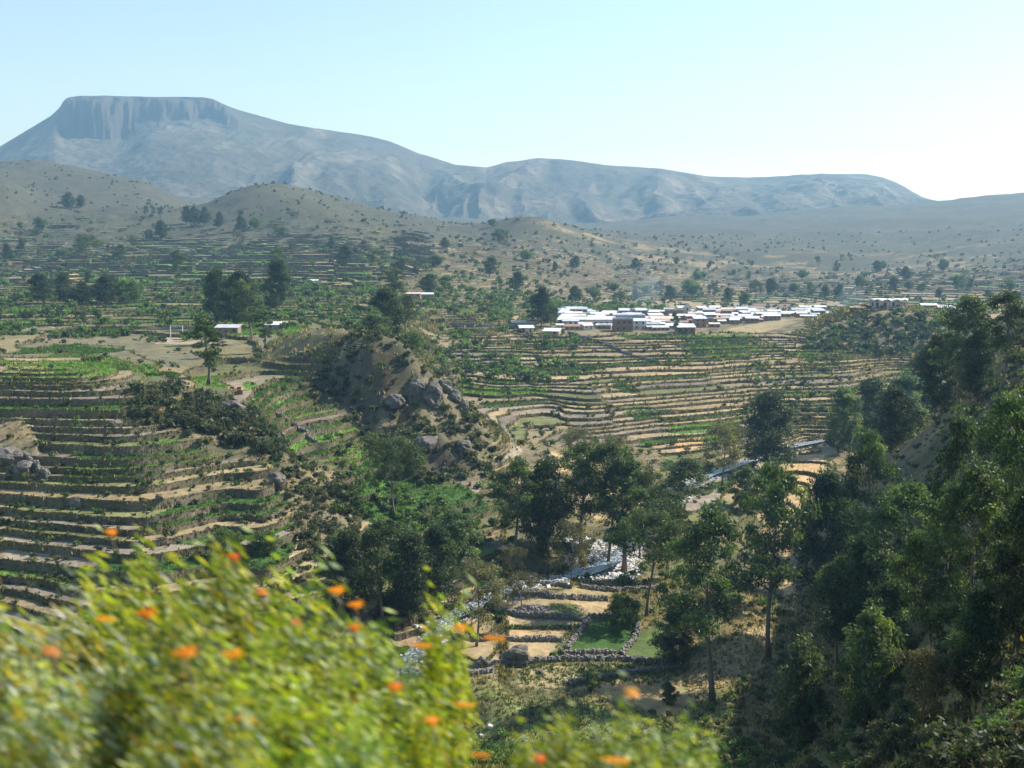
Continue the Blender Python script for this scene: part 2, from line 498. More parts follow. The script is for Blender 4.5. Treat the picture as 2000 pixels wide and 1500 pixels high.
_YS = np.exp(np.linspace(math.log(25), math.log(2400), 900))
_LINES = {}
def hit(px, row, ymin=25):
    """first ground point seen at a photo pixel, at or beyond a distance"""
    u, s = ray(px, row)
    k = round(u, 4)
    if k not in _LINES: _LINES[k] = ground(u * _YS, _YS) / _YS
    line = _LINES[k]
    ok = (line >= s) & (_YS >= ymin)
    i = int(np.argmax(ok)) if ok.any() else len(_YS) - 1
    if i > 0 and _YS[i - 1] >= ymin and line[i] > line[i - 1]:
        f = (s - line[i - 1]) / (line[i] - line[i - 1])
        Y = _YS[i - 1] + (_YS[i] - _YS[i - 1]) * min(max(f, 0), 1)
    else:
        Y = _YS[i]
    return Vector((u * Y, Y, gz(u * Y, Y)))

# ------------------------------------------------------------------ colours of the ground
def in_poly(px, row, pts):
    r = np.zeros(px.shape, bool)
    n = len(pts)
    for i in range(n):
        (x1, y1), (x2, y2) = pts[i], pts[(i + 1) % n]
        c = (y1 > row) != (y2 > row)
        xx = (x2 - x1) * (row - y1) / ((y2 - y1) if y2 != y1 else 1e-9) + x1
        r ^= c & (px < xx)
    return r

GREEN, LIME, TAN, SOIL, OLIVE, BROWN, ORANGE = (np.array(c) for c in (
    (.045, .092, .020), (.105, .165, .028), (.31, .245, .135), (.25, .21, .155), (.115, .118, .048), (.155, .122, .07), (.46, .30, .14)))
GREEN_ZONES = [(230, 295, 170, 16, .95), (430, 300, 90, 22, .8), (600, 292, 130, 42, .85), (790, 245, 175, 32, .7), (965, 402, 125, 26, .85), (1410, 525, 85, 40, .95),
               (1275, 415, 85, 12, .8), (1610, 500, 70, 14, .7), (560, 470, 170, 70, .5), (250, 430, 300, 90, .38), (330, 215, 260, 20, .45), (1330, 372, 110, 14, .5),
               (300, 700, 700, 150, .35), (960, 640, 130, 60, .6)]
FIELDS = [  # valley floor fields, photo outlines
 ([(1110,1265),(1155,1207),(1250,1205),(1245,1240),(1205,1280),(1100,1280)], GREEN * 1.15),
 ([(1215,1285),(1250,1235),(1300,1215),(1330,1290)], GREEN * .8 + OLIVE * .5),
 ([(950,1190),(1020,1168),(1190,1172),(1180,1205),(1140,1212)], TAN),
 ([(1070,1200),(1075,1178),(1120,1178),(1150,1210)], OLIVE * .6 + GREEN * .5),
 ([(1030,1166),(1040,1145),(1200,1150),(1185,1172)], TAN * .6 + OLIVE * .55),
 ([(980,1225),(960,1200),(1140,1215),(1100,1228)], TAN * 1.05),
 ([(960,1250),(985,1228),(1110,1230),(1090,1252)], ORANGE * .5 + TAN * .5),
 ([(860,1290),(870,1246),(1090,1254),(1075,1290),(1000,1295)], TAN * 1.05),
 ([(1010,1345),(1010,1300),(1330,1300),(1330,1305),(1170,1328),(1110,1342)], TAN * .85 + OLIVE * .2),
 ([(1120,1345),(1180,1327),(1330,1306),(1345,1380),(1300,1400)], ORANGE * .35 + TAN * .45 + OLIVE * .2),
 ([(1330,1400),(1340,1310),(1420,1250),(1500,1215),(1520,1290),(1430,1330)], TAN * 1.0),
 ([(900,1100),(915,1062),(990,1075),(985,1092),(930,1108)], GREEN * 1.2 + LIME * .2),
 ([(1320,885),(1322,858),(1375,852),(1378,872)], ORANGE * 1.05),
 ([(1525,930),(1560,880),(1610,890),(1600,960),(1560,1010),(1540,1080),(1560,1190),(1530,1200),(1535,1000)], ORANGE * .6 + TAN * .5),
 ([(985,895),(1000,870),(1022,872),(1015,892)], SOIL * 1.1),
 ([(1050,905),(1075,880),(1130,905),(1120,925),(1070,920)], ORANGE * .5 + TAN * .6),
 ([(125,553),(130,533),(172,535),(175,553)], ORANGE * .7 + TAN * .5),
 ([(300,672),(340,652),(430,650),(440,672)], SOIL * 1.1),
 ([(870,706),(880,695),(985,697),(980,708)], SOIL * 1.0),
 ([(0,728),(0,700),(70,700),(115,730),(40,738)], TAN * 1.0),
 ([(610,525),(580,500),(620,492),(670,508),(690,525)], TAN * .85),
 ([(1380,655),(1430,640),(1530,622),(1560,630),(1480,652)], TAN * .8 + OLIVE * .3),
 ([(1610,620),(1680,592),(1740,597),(1840,600),(1850,612),(1700,606)], TAN * .9),
]

def colour_wild(x, y, z, px, Y):
    n = fbm(x / 18.0, y / 18.0, 4, 41)[:, None]
    n2 = fbm(x / 5.0, y / 5.0, 3, 43)[:, None]
    dry = TAN * .62 + BROWN * .25
    c = dry + n * (TAN - BROWN) * .9 + n2 * .06
    scr = smooth01(.0, .35, n2[:, 0] + n[:, 0] * .6)[:, None]
    c = c * (1 - scr * .6) + OLIVE * .75 * scr * .6
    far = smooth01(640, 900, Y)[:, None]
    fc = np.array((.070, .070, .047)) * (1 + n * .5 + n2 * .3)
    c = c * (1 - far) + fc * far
    pf = (smooth01(.16, .24, fbm(x / 55.0, y / 24.0, 2, 45)) * smooth01(700, 850, Y) * smooth01(1700, 1350, Y))[:, None] * smooth01(1000, 1100, px)[:, None]
    c = c * (1 - pf) + TAN * .75 * pf
    kn = np.maximum(blob(px, Y, 790, 305, 190, 36), blob(px, Y, 880, 284, 110, 22))[:, None]
    c = c * (1 - .75 * kn) + (np.array((.10, .085, .06)) * (1 + 1.2 * n) + OLIVE * .5 * scr) * .75 * kn  # dark rock and scrub colour that also carries the knoll face's shade
    wet = (smooth01(900, 700, px) * smooth01(300, 340, Y) * smooth01(1000, 800, Y))[:, None] * .55
    c = c * (1 - wet) + OLIVE * .8 * wet
    fl = (smooth01(150, 165, Y) * smooth01(900, 960, px) * smooth01(1480, 1430, px) * smooth01(300, 270, Y))[:, None] * (.5 + .9 * n)
    c = c * (1 - np.clip(fl, 0, 1)) + (OLIVE * .75 + GREEN * .35) * np.clip(fl, 0, 1)
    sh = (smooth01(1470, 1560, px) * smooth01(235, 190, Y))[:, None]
    c = c * (1 - sh) + (OLIVE * .55 + BROWN * .3) * (1 + .8 * n) * sh  # scrubby olive-brown, darkened to put the right slope's shade into the colour
    nearg = (smooth01(170, 150, Y) * smooth01(1500, 1400, px))[:, None]
    c = c * (1 - nearg) + (OLIVE * .9 + GREEN * .6) * (1 + n) * nearg
    return np.clip(c, .02, .7)

def colour_tread(x, y, px, Y, k, c):
    green = np.full(px.shape, .14)
    green = np.where((px < 760) & (Y > 310), .28, green)
    for cx, cy, rx, ry, pr in GREEN_ZONES:
        b = blob(px, Y, cx, cy, rx, ry)
        green = green * (1 - b) + pr * b
    r1 = hash2(c, k, 91); r2 = hash2(c, k, 92); r3 = hash2(c, k, 93)
    col = np.empty((len(px), 3))
    g = r1 < green
    gcol = GREEN * (.75 + .6 * r2[:, None]) + LIME * (.55 * (r3[:, None] > .6))
    dcol = np.where(r3[:, None] < .42, TAN * (.7 + .4 * r2[:, None]), np.where(r3[:, None] < .72, SOIL * (.65 + .4 * r2[:, None]), OLIVE * (.8 + .7 * r2[:, None])))
    wet = smooth01(820, 740, px) * smooth01(295, 330, Y)
    dcol = dcol * (1 - .6 * wet[:, None]) + OLIVE * .95 * .6 * wet[:, None]
    col[:] = np.where(g[:, None], gcol, dcol)
    col *= (1 + .35 * fbm(x / 4.0, y / 4.0, 3, 61))[:, None]
    return col, g

# ------------------------------------------------------------------ the valley: mesh
def axis(parts):
    out = []
    for a, b, st in parts:
        out += list(np.arange(a, b - 1e-6, st))
    out.append(parts[-1][1])
    return np.array(out)
PX = axis([(-2600, -700, 120), (-700, -160, 27), (-160, 2160, 7.0), (2160, 2700, 27), (2700, 4600, 120)])
LY = axis([(math.log(2.0), math.log(100), .04), (math.log(100), math.log(165), .013), (math.log(165), math.log(620), .0058), (math.log(620), math.log(1150), .0085), (math.log(1150), math.log(2900), .014)])
UU, YY = np.meshgrid((PX - 1000) / F_PX, np.exp(LY), indexing='ij')
XX = UU * YY
nu, ny = UU.shape
gx, gy = XX.ravel(), YY.ravel()
g_z, g_px, g_w = ground_base(gx, gy)
g_t, g_drop = ground_terr(gx, gy, g_z, g_px, g_w)
idx = np.arange(nu * ny).reshape(nu, ny)
a, b, c_, d = idx[:-1, :-1].ravel(), idx[1:, :-1].ravel(), idx[1:, 1:].ravel(), idx[:-1, 1:].ravel()
TRI = np.concatenate([np.stack([a, b, c_], 1), np.stack([a, c_, d], 1)])
sliced = (g_drop[TRI].max(1) > .02)
T_KEEP, T_CUT = TRI[~sliced], TRI[sliced]

# cut the terraced triangles along the contour of every terrace
o3 = np.argsort(g_t[T_CUT], axis=1)
S3 = np.take_along_axis(T_CUT, o3, 1)
P3 = np.stack([gx, gy, g_z], 1)[S3]
D3, T3 = g_drop[S3], g_t[S3]
A3 = np.concatenate([P3, D3[..., None], T3[..., None], g_w[S3][..., None]], 2)     # x y z drop t wild
k0, k1 = np.floor(T3[:, 0]).astype(int), np.floor(T3[:, 2]).astype(int)

def on_long(A, c):
    t0, t2 = A[:, 0, 4], A[:, 2, 4]
    f = np.where(t2 > t0 + 1e-9, (c - t0) / np.maximum(t2 - t0, 1e-9), 0)[:, None]
    return A[:, 0] + (A[:, 2] - A[:, 0]) * np.clip(f, 0, 1)

def on_short(A, c):
    t0, t1, t2 = A[:, 0, 4], A[:, 1, 4], A[:, 2, 4]
    lo = c <= t1
    f1 = (c - t0) / np.maximum(t1 - t0, 1e-9); f2 = (c - t1) / np.maximum(t2 - t1, 1e-9)
    return np.where(lo[:, None], A[:, 0] + (A[:, 1] - A[:, 0]) * np.clip(f1, 0, 1)[:, None], A[:, 1] + (A[:, 2] - A[:, 1]) * np.clip(f2, 0, 1)[:, None])

polys, walls = [], []
m = np.arange(len(A3)); k = k0.copy()
while len(m):
    A = A3[m]; kk = k[m]
    lo = np.maximum(kk, A[:, 0, 4]); hi = np.minimum(kk + 1, A[:, 2, 4])
    mid = np.clip(A[:, 1, 4], lo, hi)
    pent = np.stack([on_long(A, lo), on_short(A, lo), on_short(A, mid), on_short(A, hi), on_long(A, hi)], 1)
    pent[..., 2] -= pent[..., 3] * np.clip(pent[..., 4] - kk[:, None], 0, 1)
    polys.append((pent, kk))
    cross = (kk + 1 < A[:, 2, 4]) & (kk + 1 > A[:, 0, 4])
    if cross.any():
        Ac = A[cross]; cv = (kk[cross] + 1).astype(float)
        walls.append((on_long(Ac, cv), on_short(Ac, cv), kk[cross] + 1))
    k[m] += 1
    m = m[k[m] <= k1[m]]
PENT = np.concatenate([p for p, _ in polys]); PK = np.concatenate([q for _, q in polys])
WA, WB, WK = (np.concatenate([w_[i] for w_ in walls]) for i in range(3))
tris = np.concatenate([PENT[:, [0, 1, 2]], PENT[:, [0, 2, 3]], PENT[:, [0, 3, 4]]])
tk = np.concatenate([PK] * 3)
nrm = np.cross(tris[:, 1, :3] - tris[:, 0, :3], tris[:, 2, :3] - tris[:, 0, :3])
okk = np.abs(nrm[:, 2]) > 1e-4
tris, tk, nrm = tris[okk], tk[okk], nrm[okk]
flip = nrm[:, 2] < 0
tris[flip] = tris[flip][:, [0, 2, 1]]

cen = tris.mean(1)
c_px = 1000 + cen[:, 0] / cen[:, 1] * F_PX
_, pc = parcel_shift(c_px, cen[:, 1], cen[:, 0], cen[:, 1])
tcol, tgreen = colour_tread(cen[:, 0], cen[:, 1], c_px, cen[:, 1], tk, pc)
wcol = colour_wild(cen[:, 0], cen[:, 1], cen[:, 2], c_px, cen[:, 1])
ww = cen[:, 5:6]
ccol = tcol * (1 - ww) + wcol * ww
tpx, trow = project(cen[:, 0], cen[:, 1], cen[:, 2])
for pts, colr in FIELDS:
    ins = in_poly(tpx, trow, pts)
    if np.mean([p[1] for p in pts]) > 1000: ins &= cen[:, 1] > 140
    ccol[ins] = colr * (1 + .25 * fbm(cen[ins, 0] / 3.0, cen[ins, 1] / 3.0, 3, 66))[:, None]
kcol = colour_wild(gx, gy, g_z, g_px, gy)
kpx, krow = project(gx, gy, g_z)
kf = np.ones(len(gx))
for pts, colr in FIELDS:
    ins = in_poly(kpx, krow, pts)
    if np.mean([p[1] for p in pts]) > 1000: ins &= gy > 140
    kcol[ins] = colr * (1 + .25 * fbm(gx[ins] / 3.0, gy[ins] / 3.0, 3, 66))[:, None]
    kf[ins] = .12
used = np.unique(T_KEEP)
remap = np.full(nu * ny, -1); remap[used] = np.arange(len(used))
V1 = np.stack([gx, gy, g_z], 1)[used]
V = np.concatenate([V1, tris[:, :, :3].reshape(-1, 3)])
F = np.concatenate([remap[T_KEEP], len(V1) + np.arange(len(tris) * 3).reshape(-1, 3)])
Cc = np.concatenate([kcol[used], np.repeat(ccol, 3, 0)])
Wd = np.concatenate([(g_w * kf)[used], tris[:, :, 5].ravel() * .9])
me = np_mesh('ground', V, F, M_GROUND, Cc, Wd)
sm = np.zeros(len(F), bool); sm[:len(T_KEEP)] = True
me.polygons.foreach_set('use_smooth', sm)
tag(link('ground', me), kind='structure')
print('ground tris', len(F), 'wall segs', len(WA))

# ------------------------------------------------------------------ terrace walls, each run of wall its own thing
seg_ok = np.minimum(WA[:, 3], WB[:, 3]) > .12
WA, WB, WK = WA[seg_ok], WB[seg_ok], WK[seg_ok]
s_px = 1000 + WA[:, 0] / WA[:, 1] * F_PX
_, s_cell = parcel_shift(s_px, WA[:, 1], WA[:, 0], WA[:, 1])
vis = (s_px > -130) & (s_px < 2130)
WA, WB, WK, s_px, s_cell = WA[vis], WB[vis], WK[vis], s_px[vis], s_cell[vis]
def endkey(P, K):
    return np.stack([np.round(P[:, 0] * 200), np.round(P[:, 1] * 200), K, s_cell.astype(int) // 3], 1).astype(np.int64)
ek = np.concatenate([endkey(WA, WK), endkey(WB, WK)])
_, inv = np.unique(ek, axis=0, return_inverse=True)
inv = inv.ravel()
ia, ib = inv[:len(WA)], inv[len(WA):]
par = np.arange(inv.max() + 1)
while True:
    mn = np.minimum(par[ia], par[ib])
    new = par.copy()
    np.minimum.at(new, ia, mn); np.minimum.at(new, ib, mn)
    new = new[new]
    if (new == par).all(): break
    par = new
comp = par[ia]      # long contours are split where the walls step
cu, cinv = np.unique(comp, return_inverse=True)
cinv = cinv.ravel()
w_col = (np.array((.125, .105, .07)) * (1 + .9 * fbm(WA[:, 0] / 5.0, WA[:, 1] / 5.0, 3, 71))[:, None])
gr = smooth01(-.1, .35, fbm(WA[:, 0] / 7.0, WA[:, 1] / 7.0, 3, 72) + np.where((s_px < 800), .12, -.05))[:, None]
w_col = w_col * (1 - gr * .6) + np.array((.075, .085, .03)) * gr * .6
w_h = np.minimum(WA[:, 3], WB[:, 3])
w_len = np.hypot(WA[:, 0] - WB[:, 0], WA[:, 1] - WB[:, 1])
size = np.bincount(cinv, weights=w_len * w_h / WA[:, 1] ** 2)

def wall_mesh(sel, name):
    A, B = WA[sel], WB[sel]
    n = len(A)
    tA, tB = A[:, :3].copy(), B[:, :3].copy()
    bA, bB = tA.copy(), tB.copy()
    bA[:, 2] -= A[:, 3] + .05; bB[:, 2] -= B[:, 3] + .05
    # outward = downhill side; the face leans out at its foot and carries a coping
    e = B[:, :2] - A[:, :2]
    nn = np.stack([e[:, 1], -e[:, 0]], 1); nn /= np.maximum(np.linalg.norm(nn, axis=1), 1e-6)[:, None]
    nn *= np.where(nn[:, 1] > 0, -1, 1)[:, None]
    jA = hash2(np.round(A[:, 0] * 50).astype(int), np.round(A[:, 1] * 50).astype(int), 5)
    jB = hash2(np.round(B[:, 0] * 50).astype(int), np.round(B[:, 1] * 50).astype(int), 5)
    bA[:, 1] -= .12 + .25 * jA; bB[:, 1] -= .12 + .25 * jB
    cA, cB = tA.copy(), tB.copy()
    cA[:, 2] += .06 + .16 * jA; cB[:, 2] += .06 + .16 * jB
    dA, dB = cA.copy(), cB.copy()
    dA[:, 1] += .45; dB[:, 1] += .45; dA[:, 2] -= .2; dB[:, 2] -= .2
    V = np.stack([bA, bB, cB, cA, dA, dB], 1).reshape(-1, 3)
    i0 = np.arange(n)[:, None] * 6
    F = np.concatenate([i0 + np.array([0, 1, 2, 3]), i0 + np.array([3, 2, 5, 4])])
    return np_mesh(name, V, F, M_WALL, np.repeat(w_col[sel], 6, 0))

def pick_word(v, cuts, words):
    return words[int(np.searchsorted(cuts, v))]

def wall_place(px, Y, z, green):
    g = 'grassy' if green else 'dry'
    if Y < 268 and px < 700:
        lev = pick_word(z, [-53, -49, -45, -41, -37, -33], ['lowest', 'second lowest', 'lower middle', 'middle', 'upper middle', 'second highest', 'highest'])
        return f'{g} terrace wall, {lev} tier of the bulging hillside, ' + pick_word(px, [150, 330, 500], ['at its left end', 'left of its middle', 'right of its middle', 'round its right end'])
    if px < 760 and Y < 345:
        return f'{g} terrace wall by green strips ' + pick_word(px, [130, 300, 470, 600], ['above the left end of the bulge', 'above the middle of the bulge', 'left of the tiered tree', 'in the hollow, left side', 'in the hollow, against the knoll']) + (', upper' if z > -36 else ', lower')
    if px < 960 and Y < 290: return f'{g} terrace wall in the tree filled hollow below the knoll, ' + ('upper' if z > -48 else 'lower') + (' left' if px < 740 else ' middle' if px < 850 else ' right')
    if px < 820 and Y < 640:
        return f'{g} low field wall on the left plateau, ' + ('near edge' if Y < 420 else 'middle' if Y < 520 else 'far part') + pick_word(px, [100, 250, 400, 560, 700], [', by the frame edge', ', left part', ', before the tall cluster', ', under the tall cluster', ', right of the cluster', ', by the conifer like tree'])
    if Y > 640:
        return f'faint {g} distant wall ' + ('on the slope left of the village' if px < 1000 else 'on the plain beyond the village') + (', lower' if Y < 760 else ', middle' if Y < 880 else ', upper') + (' left' if (px < 400 or 1000 <= px < 1500) else ' right')
    third = pick_word(Y, [390, 420, 450, 480, 510, 545], ['at the foot', 'low', 'below the middle', 'midway', 'above the middle', 'high', 'topmost'])
    part = pick_word(px, [920, 1020, 1130, 1260, 1400, 1540, 1680], ['at its left end', 'under the lane', 'under the village corner', 'under the long hall', 'under the slim village tree', 'right of centre', 'by the gully', 'under the pavilion'])
    return f'{g} wall {third} on the wide stepped slope, {part}'

order = np.argsort(-size)
N_WALL = 290
for rank, ci in enumerate(order[:N_WALL]):
    sel = cinv == ci
    o = link('terrace_wall', wall_mesh(sel, 'terrace_wall'))
    lab = wall_place(float(np.median(s_px[sel])), float(np.median(WA[sel, 1])), float(np.median(WA[sel, 2])), bool(np.median(gr[sel]) > .45))
    tag(o, lab, 'terrace wall', 'stepped terrace walls of the valley slopes', 'thing')
rest = ~np.isin(cinv, order[:N_WALL])
if rest.any():
    tag(link('terrace_wall', wall_mesh(rest, 'terrace_wall')), 'small remaining terrace walls scattered over the stepped slopes', None, None, 'stuff')
print('wall runs', len(cu))
# ------------------------------------------------------------------ table mountain and ridge at the end of the valley
SKY = [(-900,420),(-500,380),(-250,340),(0,286),(60,250),(100,226),(120,207),(131,191),(160,187),(200,187),(300,189),(395,190),(415,193),(430,200),(450,209),(470,216),(560,241),(620,251),(690,261),(730,268),(760,276),(820,300),(890,322),(950,327),(990,317),(1050,309),(1110,312),(1180,322),(1300,331),(1380,344),(1460,347),(1500,345),(1600,340),(1690,340),(1725,346),(1750,356),(1800,384),(1830,395),(1900,412),(2000,430),(2300,440),(2900,450)]
FAR = [(1500,430),(1650,412),(1750,400),(1850,393),(1890,391),(1910,386),(1950,379),(2000,379),(2100,372),(2400,390),(2900,380)]

def range_mesh(name, sky, y_foot, row_foot, y_ridge, mesa, seed, amp, px0, px1, step, nv):
    pxs = np.arange(px0, px1, step)
    rows = np.interp(pxs, [p[0] for p in sky], [p[1] for p in sky]) + 3.0 * fbm(pxs / 30.0, pxs * 0, 4, seed) * (.35 if mesa else 1)
    v = np.linspace(0, 1, nv)
    P, Vv = np.meshgrid(pxs, v, indexing='ij')
    R = np.repeat(rows[:, None], nv, 1)
    yr = y_ridge + 260 * fbm(P / 420.0, P * 0, 2, seed + 2) * (0.3 if mesa else 1)
    u_r, s_r = ray(P, R); u_f, s_f = ray(P, row_foot)
    z_r, z_f = s_r * yr, s_f * y_foot
    conc = .42 * Vv + .58 * Vv ** 2.1
    hf = conc
    cl = np.zeros_like(P)
    if mesa:
        mw = smooth01(95, 132, P) * smooth01(470, 425, P)
        cliffh = .10 + .10 * smooth01(300, 225, P) * smooth01(95, 140, P); vb = .955 - .45 * (cliffh - .1) + .05 * fbm(P / 45.0, Vv * 4, 3, 9) - .05 * np.abs(fbm(P / 13.0, Vv * 9, 3, 10))
        vb = np.minimum(vb, .945)
        hm = (1 - cliffh) * (.42 * Vv + .58 * Vv ** 1.7) + cliffh * np.clip((Vv - vb) / .05, 0, 1) ** .8
        hf = conc * (1 - mw) + hm * mw
        m2 = smooth01(1240, 1300, P) * smooth01(1640, 1560, P)
        lo = .30 + .05 * fbm(P / 60.0, P * 0, 3, 19) + .10 * smooth01(1290, 1420, P) - .16 * smooth01(1430, 1620, P)
        step2 = .2 * smooth01(lo, lo + .07, Vv) - .2 * smooth01(.4, 1, Vv)
        hf = hf + m2 * step2 * .8
        cl = np.maximum(mw * smooth01(vb - .012, vb + .004, Vv), m2 * smooth01(lo - .02, lo, Vv) * smooth01(lo + .14, lo + .09, Vv))  # second term darkens the right ridge's shaded cliff band in its colour
    Yv = y_foot + (yr - y_foot) * Vv
    uu = u_f + (u_r - u_f) * Vv
    Z = z_f + (z_r - z_f) * hf
    X = uu * Yv
    env = np.sin(np.pi * np.clip(Vv, 0, 1)) ** .7
    warp = 90 * fbm(X / 300.0, Yv / 300.0, 3, seed + 3)
    g1 = .5 - np.abs(fbm((X + warp) / 420.0, Yv / 1500.0, 3, seed + 4)) * 2
    g2 = .5 - np.abs(fbm((X + warp * .8) / 110.0, Yv / 800.0, 3, seed + 5)) * 2
    g3 = fbm(X / 70.0, Yv / 75.0, 3, seed + 6) + .35 * fbm(X / 19.0, Yv / 22.0, 3, seed + 16)
    calm = 1 - (.55 * smooth01(620, 450, P) if mesa else 0)
    Z = Z + env * amp * (g1 * 85 * calm + g2 * 24 * calm) + np.minimum(env * 4, 1) * g3 * 17 * np.clip(1.02 - Vv, 0, 1) ** .3
    if mesa:
        Yv = Yv + mw * smooth01(.84, .9, Vv) * smooth01(1.0, .985, Vv) * (60 * fbm(P / 30.0, Vv * 16, 4, 33))
    back_y = [yr[:, -1] + 260, yr[:, -1] + 700]
    bx = [u_r[:, -1] * q for q in back_y]
    bz = [Z[:, -1] - (4 if mesa else 25), Z[:, -1] - 250]
    X = np.concatenate([X] + [q[:, None] for q in bx], 1); Yv = np.concatenate([Yv] + [q[:, None] for q in back_y], 1); Z = np.concatenate([Z] + [q[:, None] for q in bz], 1)
    n, mcol = X.shape
    ids = np.arange(n * mcol).reshape(n, mcol)
    F = np.stack([ids[:-1, :-1].ravel(), ids[1:, :-1].ravel(), ids[1:, 1:].ravel(), ids[:-1, 1:].ravel()], 1)
    nn = fbm(X / 160.0, Yv / 160.0, 4, seed + 7)[..., None]
    col = np.array((.075, .074, .06)) * (1 + .7 * nn)
    pale = smooth01(.0, .3, fbm(X / 90.0, Yv / 200.0, 4, seed + 8))[..., None]
    col = col * (1 - .5 * pale) + np.array((.22, .185, .14)) * .5 * pale  # pale streaks over the dark base imitate sunlit and shadowed faces
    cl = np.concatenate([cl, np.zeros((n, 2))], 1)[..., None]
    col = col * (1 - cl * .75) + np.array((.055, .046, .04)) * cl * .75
    wild = np.clip(1.0 - cl[..., 0], 0, 1)
    return np_mesh(name, np.stack([X, Yv, Z], -1).reshape(-1, 3), F, M_MOUNT, np.clip(col, .03, .6).reshape(-1, 3), wild.ravel(), False)

tag(link('mountains', range_mesh('mountains', SKY, 2350, 472, 4300, True, 100, 1.0, -900, 2900, 5, 150)), kind='structure')
tag(link('far_mountains', range_mesh('far_mountains', FAR, 3900, 450, 4900, False, 140, 1.0, 1400, 2900, 9, 50)), kind='structure')

# ------------------------------------------------------------------ river
def river_strip():
    pts = [Vector(RIVER[0])]
    for a, b in zip(RIVER[:-1], RIVER[1:]):
        a, b = Vector(a), Vector(b)
        n = max(2, int((b - a).length / 3))
        pts += [a.lerp(b, i / n) for i in range(1, n + 1)]
    V, F = [], []
    for i, p in enumerate(pts):
        d = pts[min(i + 1, len(pts) - 1)] - pts[max(i - 1, 0)]
        nn = Vector((-d.y, d.x, 0)).normalized()
        w = 1.3 + .5 * math.sin(i * .37) + .4 * math.sin(i * 1.1)
        zc = p.z - .85
        for t in (-1, -.33, .33, 1):
            V.append((p.x + nn.x * w * t, p.y + nn.y * w * t, zc))
        if i:
            b = 4 * i
            for q in range(3): F.append((b - 4 + q, b - 3 + q, b + 1 + q, b + q))
    return np_mesh('river', V, F, M_WATER)

m_, n_, l_, out_ = new_mat('river_water')
p_ = n_.new('ShaderNodeBsdfPrincipled')
p_.inputs['Base Color'].default_value = (.10, .13, .13, 1)
p_.inputs['Roughness'].default_value = .18
nz_ = noise(n_, l_, 2.2, 4, .7, n_.new('ShaderNodeTexCoord').outputs['Object'])
pale_patches_ = ramp(n_, l_, nz_, [(.5, (.09, .12, .12)), (.62, (.7, .73, .74))])  # noise sets pale patches into the dark water colour
l_.new(pale_patches_, p_.inputs['Base Color'])
b_ = n_.new('ShaderNodeBump'); b_.inputs['Distance'].default_value = .25; b_.inputs['Strength'].default_value = 1
l_.new(nz_, b_.inputs['Height']); l_.new(b_.outputs[0], p_.inputs['Normal'])
l_.new(p_.outputs[0], out_.inputs[0])
M_WATER = m_
tag(link('river', river_strip()), kind='structure')

RNG = np.random.default_rng(11)
_BOX = np.array([(-1,-1,-1),(1,-1,-1),(1,1,-1),(-1,1,-1),(-.8,-.8,1),(.8,-.8,1),(.8,.8,1),(-.8,.8,1)], float) * .5
_BQ = np.array([(0,3,2,1),(4,5,6,7),(0,1,5,4),(1,2,6,5),(2,3,7,6),(3,0,4,7)])

def stone_field(P, S, rng, flat=.6):
    n = len(P)
    V = np.repeat(_BOX[None], n, 0) * (1 + rng.uniform(-.28, .28, (n, 8, 3)))
    V[..., 0] *= S[:, None]; V[..., 1] *= S[:, None] * rng.uniform(.7, 1.1, n)[:, None]; V[..., 2] *= S[:, None] * flat
    a = rng.uniform(0, 6.28, n); b = rng.normal(0, .25, n)
    y = V[..., 1] * np.cos(b)[:, None] - V[..., 2] * np.sin(b)[:, None]
    z = V[..., 1] * np.sin(b)[:, None] + V[..., 2] * np.cos(b)[:, None]
    x = V[..., 0] * np.cos(a)[:, None] - y * np.sin(a)[:, None]
    y = V[..., 0] * np.sin(a)[:, None] + y * np.cos(a)[:, None]
    V = np.stack([x, y, z], -1) + P[:, None]
    F = (np.arange(n)[:, None, None] * 8 + _BQ[None]).reshape(-1, 4)
    return V.reshape(-1, 3), F

def along_river(n, spread, rng):
    seg = np.diff(RIVER, axis=0)
    wt = np.hypot(seg[:, 0], seg[:, 1]); i = rng.choice(len(seg), n, p=wt / wt.sum())
    t = rng.uniform(0, 1, n)
    c = RIVER[:-1][i] + seg[i] * t[:, None]
    nn = np.stack([-seg[i, 1], seg[i, 0]], 1) / wt[i][:, None]
    off = rng.normal(0, spread, n)
    return c[:, 0] + nn[:, 0] * off, c[:, 1] + nn[:, 1] * off

sx, sy = along_river(5000, 1.9, RNG)
q1, q2 = RNG.uniform(1105, 1260, 1800), RNG.uniform(214, 240, 1800)     # the wide bar of white stones
sx = np.concatenate([sx, (q1 - 1000) / F_PX * q2]); sy = np.concatenate([sy, q2])
sz = ground(sx, sy)
ss = .25 + .75 * RNG.random(len(sx)) ** 3
V_, F_ = stone_field(np.stack([sx, sy, sz + ss * .1], 1), ss, RNG)
tag(link('river_stones', np_mesh('river_stones', V_, F_, M_PALE)), 'pale rounded stones lining the shallow river bed', None, None, 'stuff')

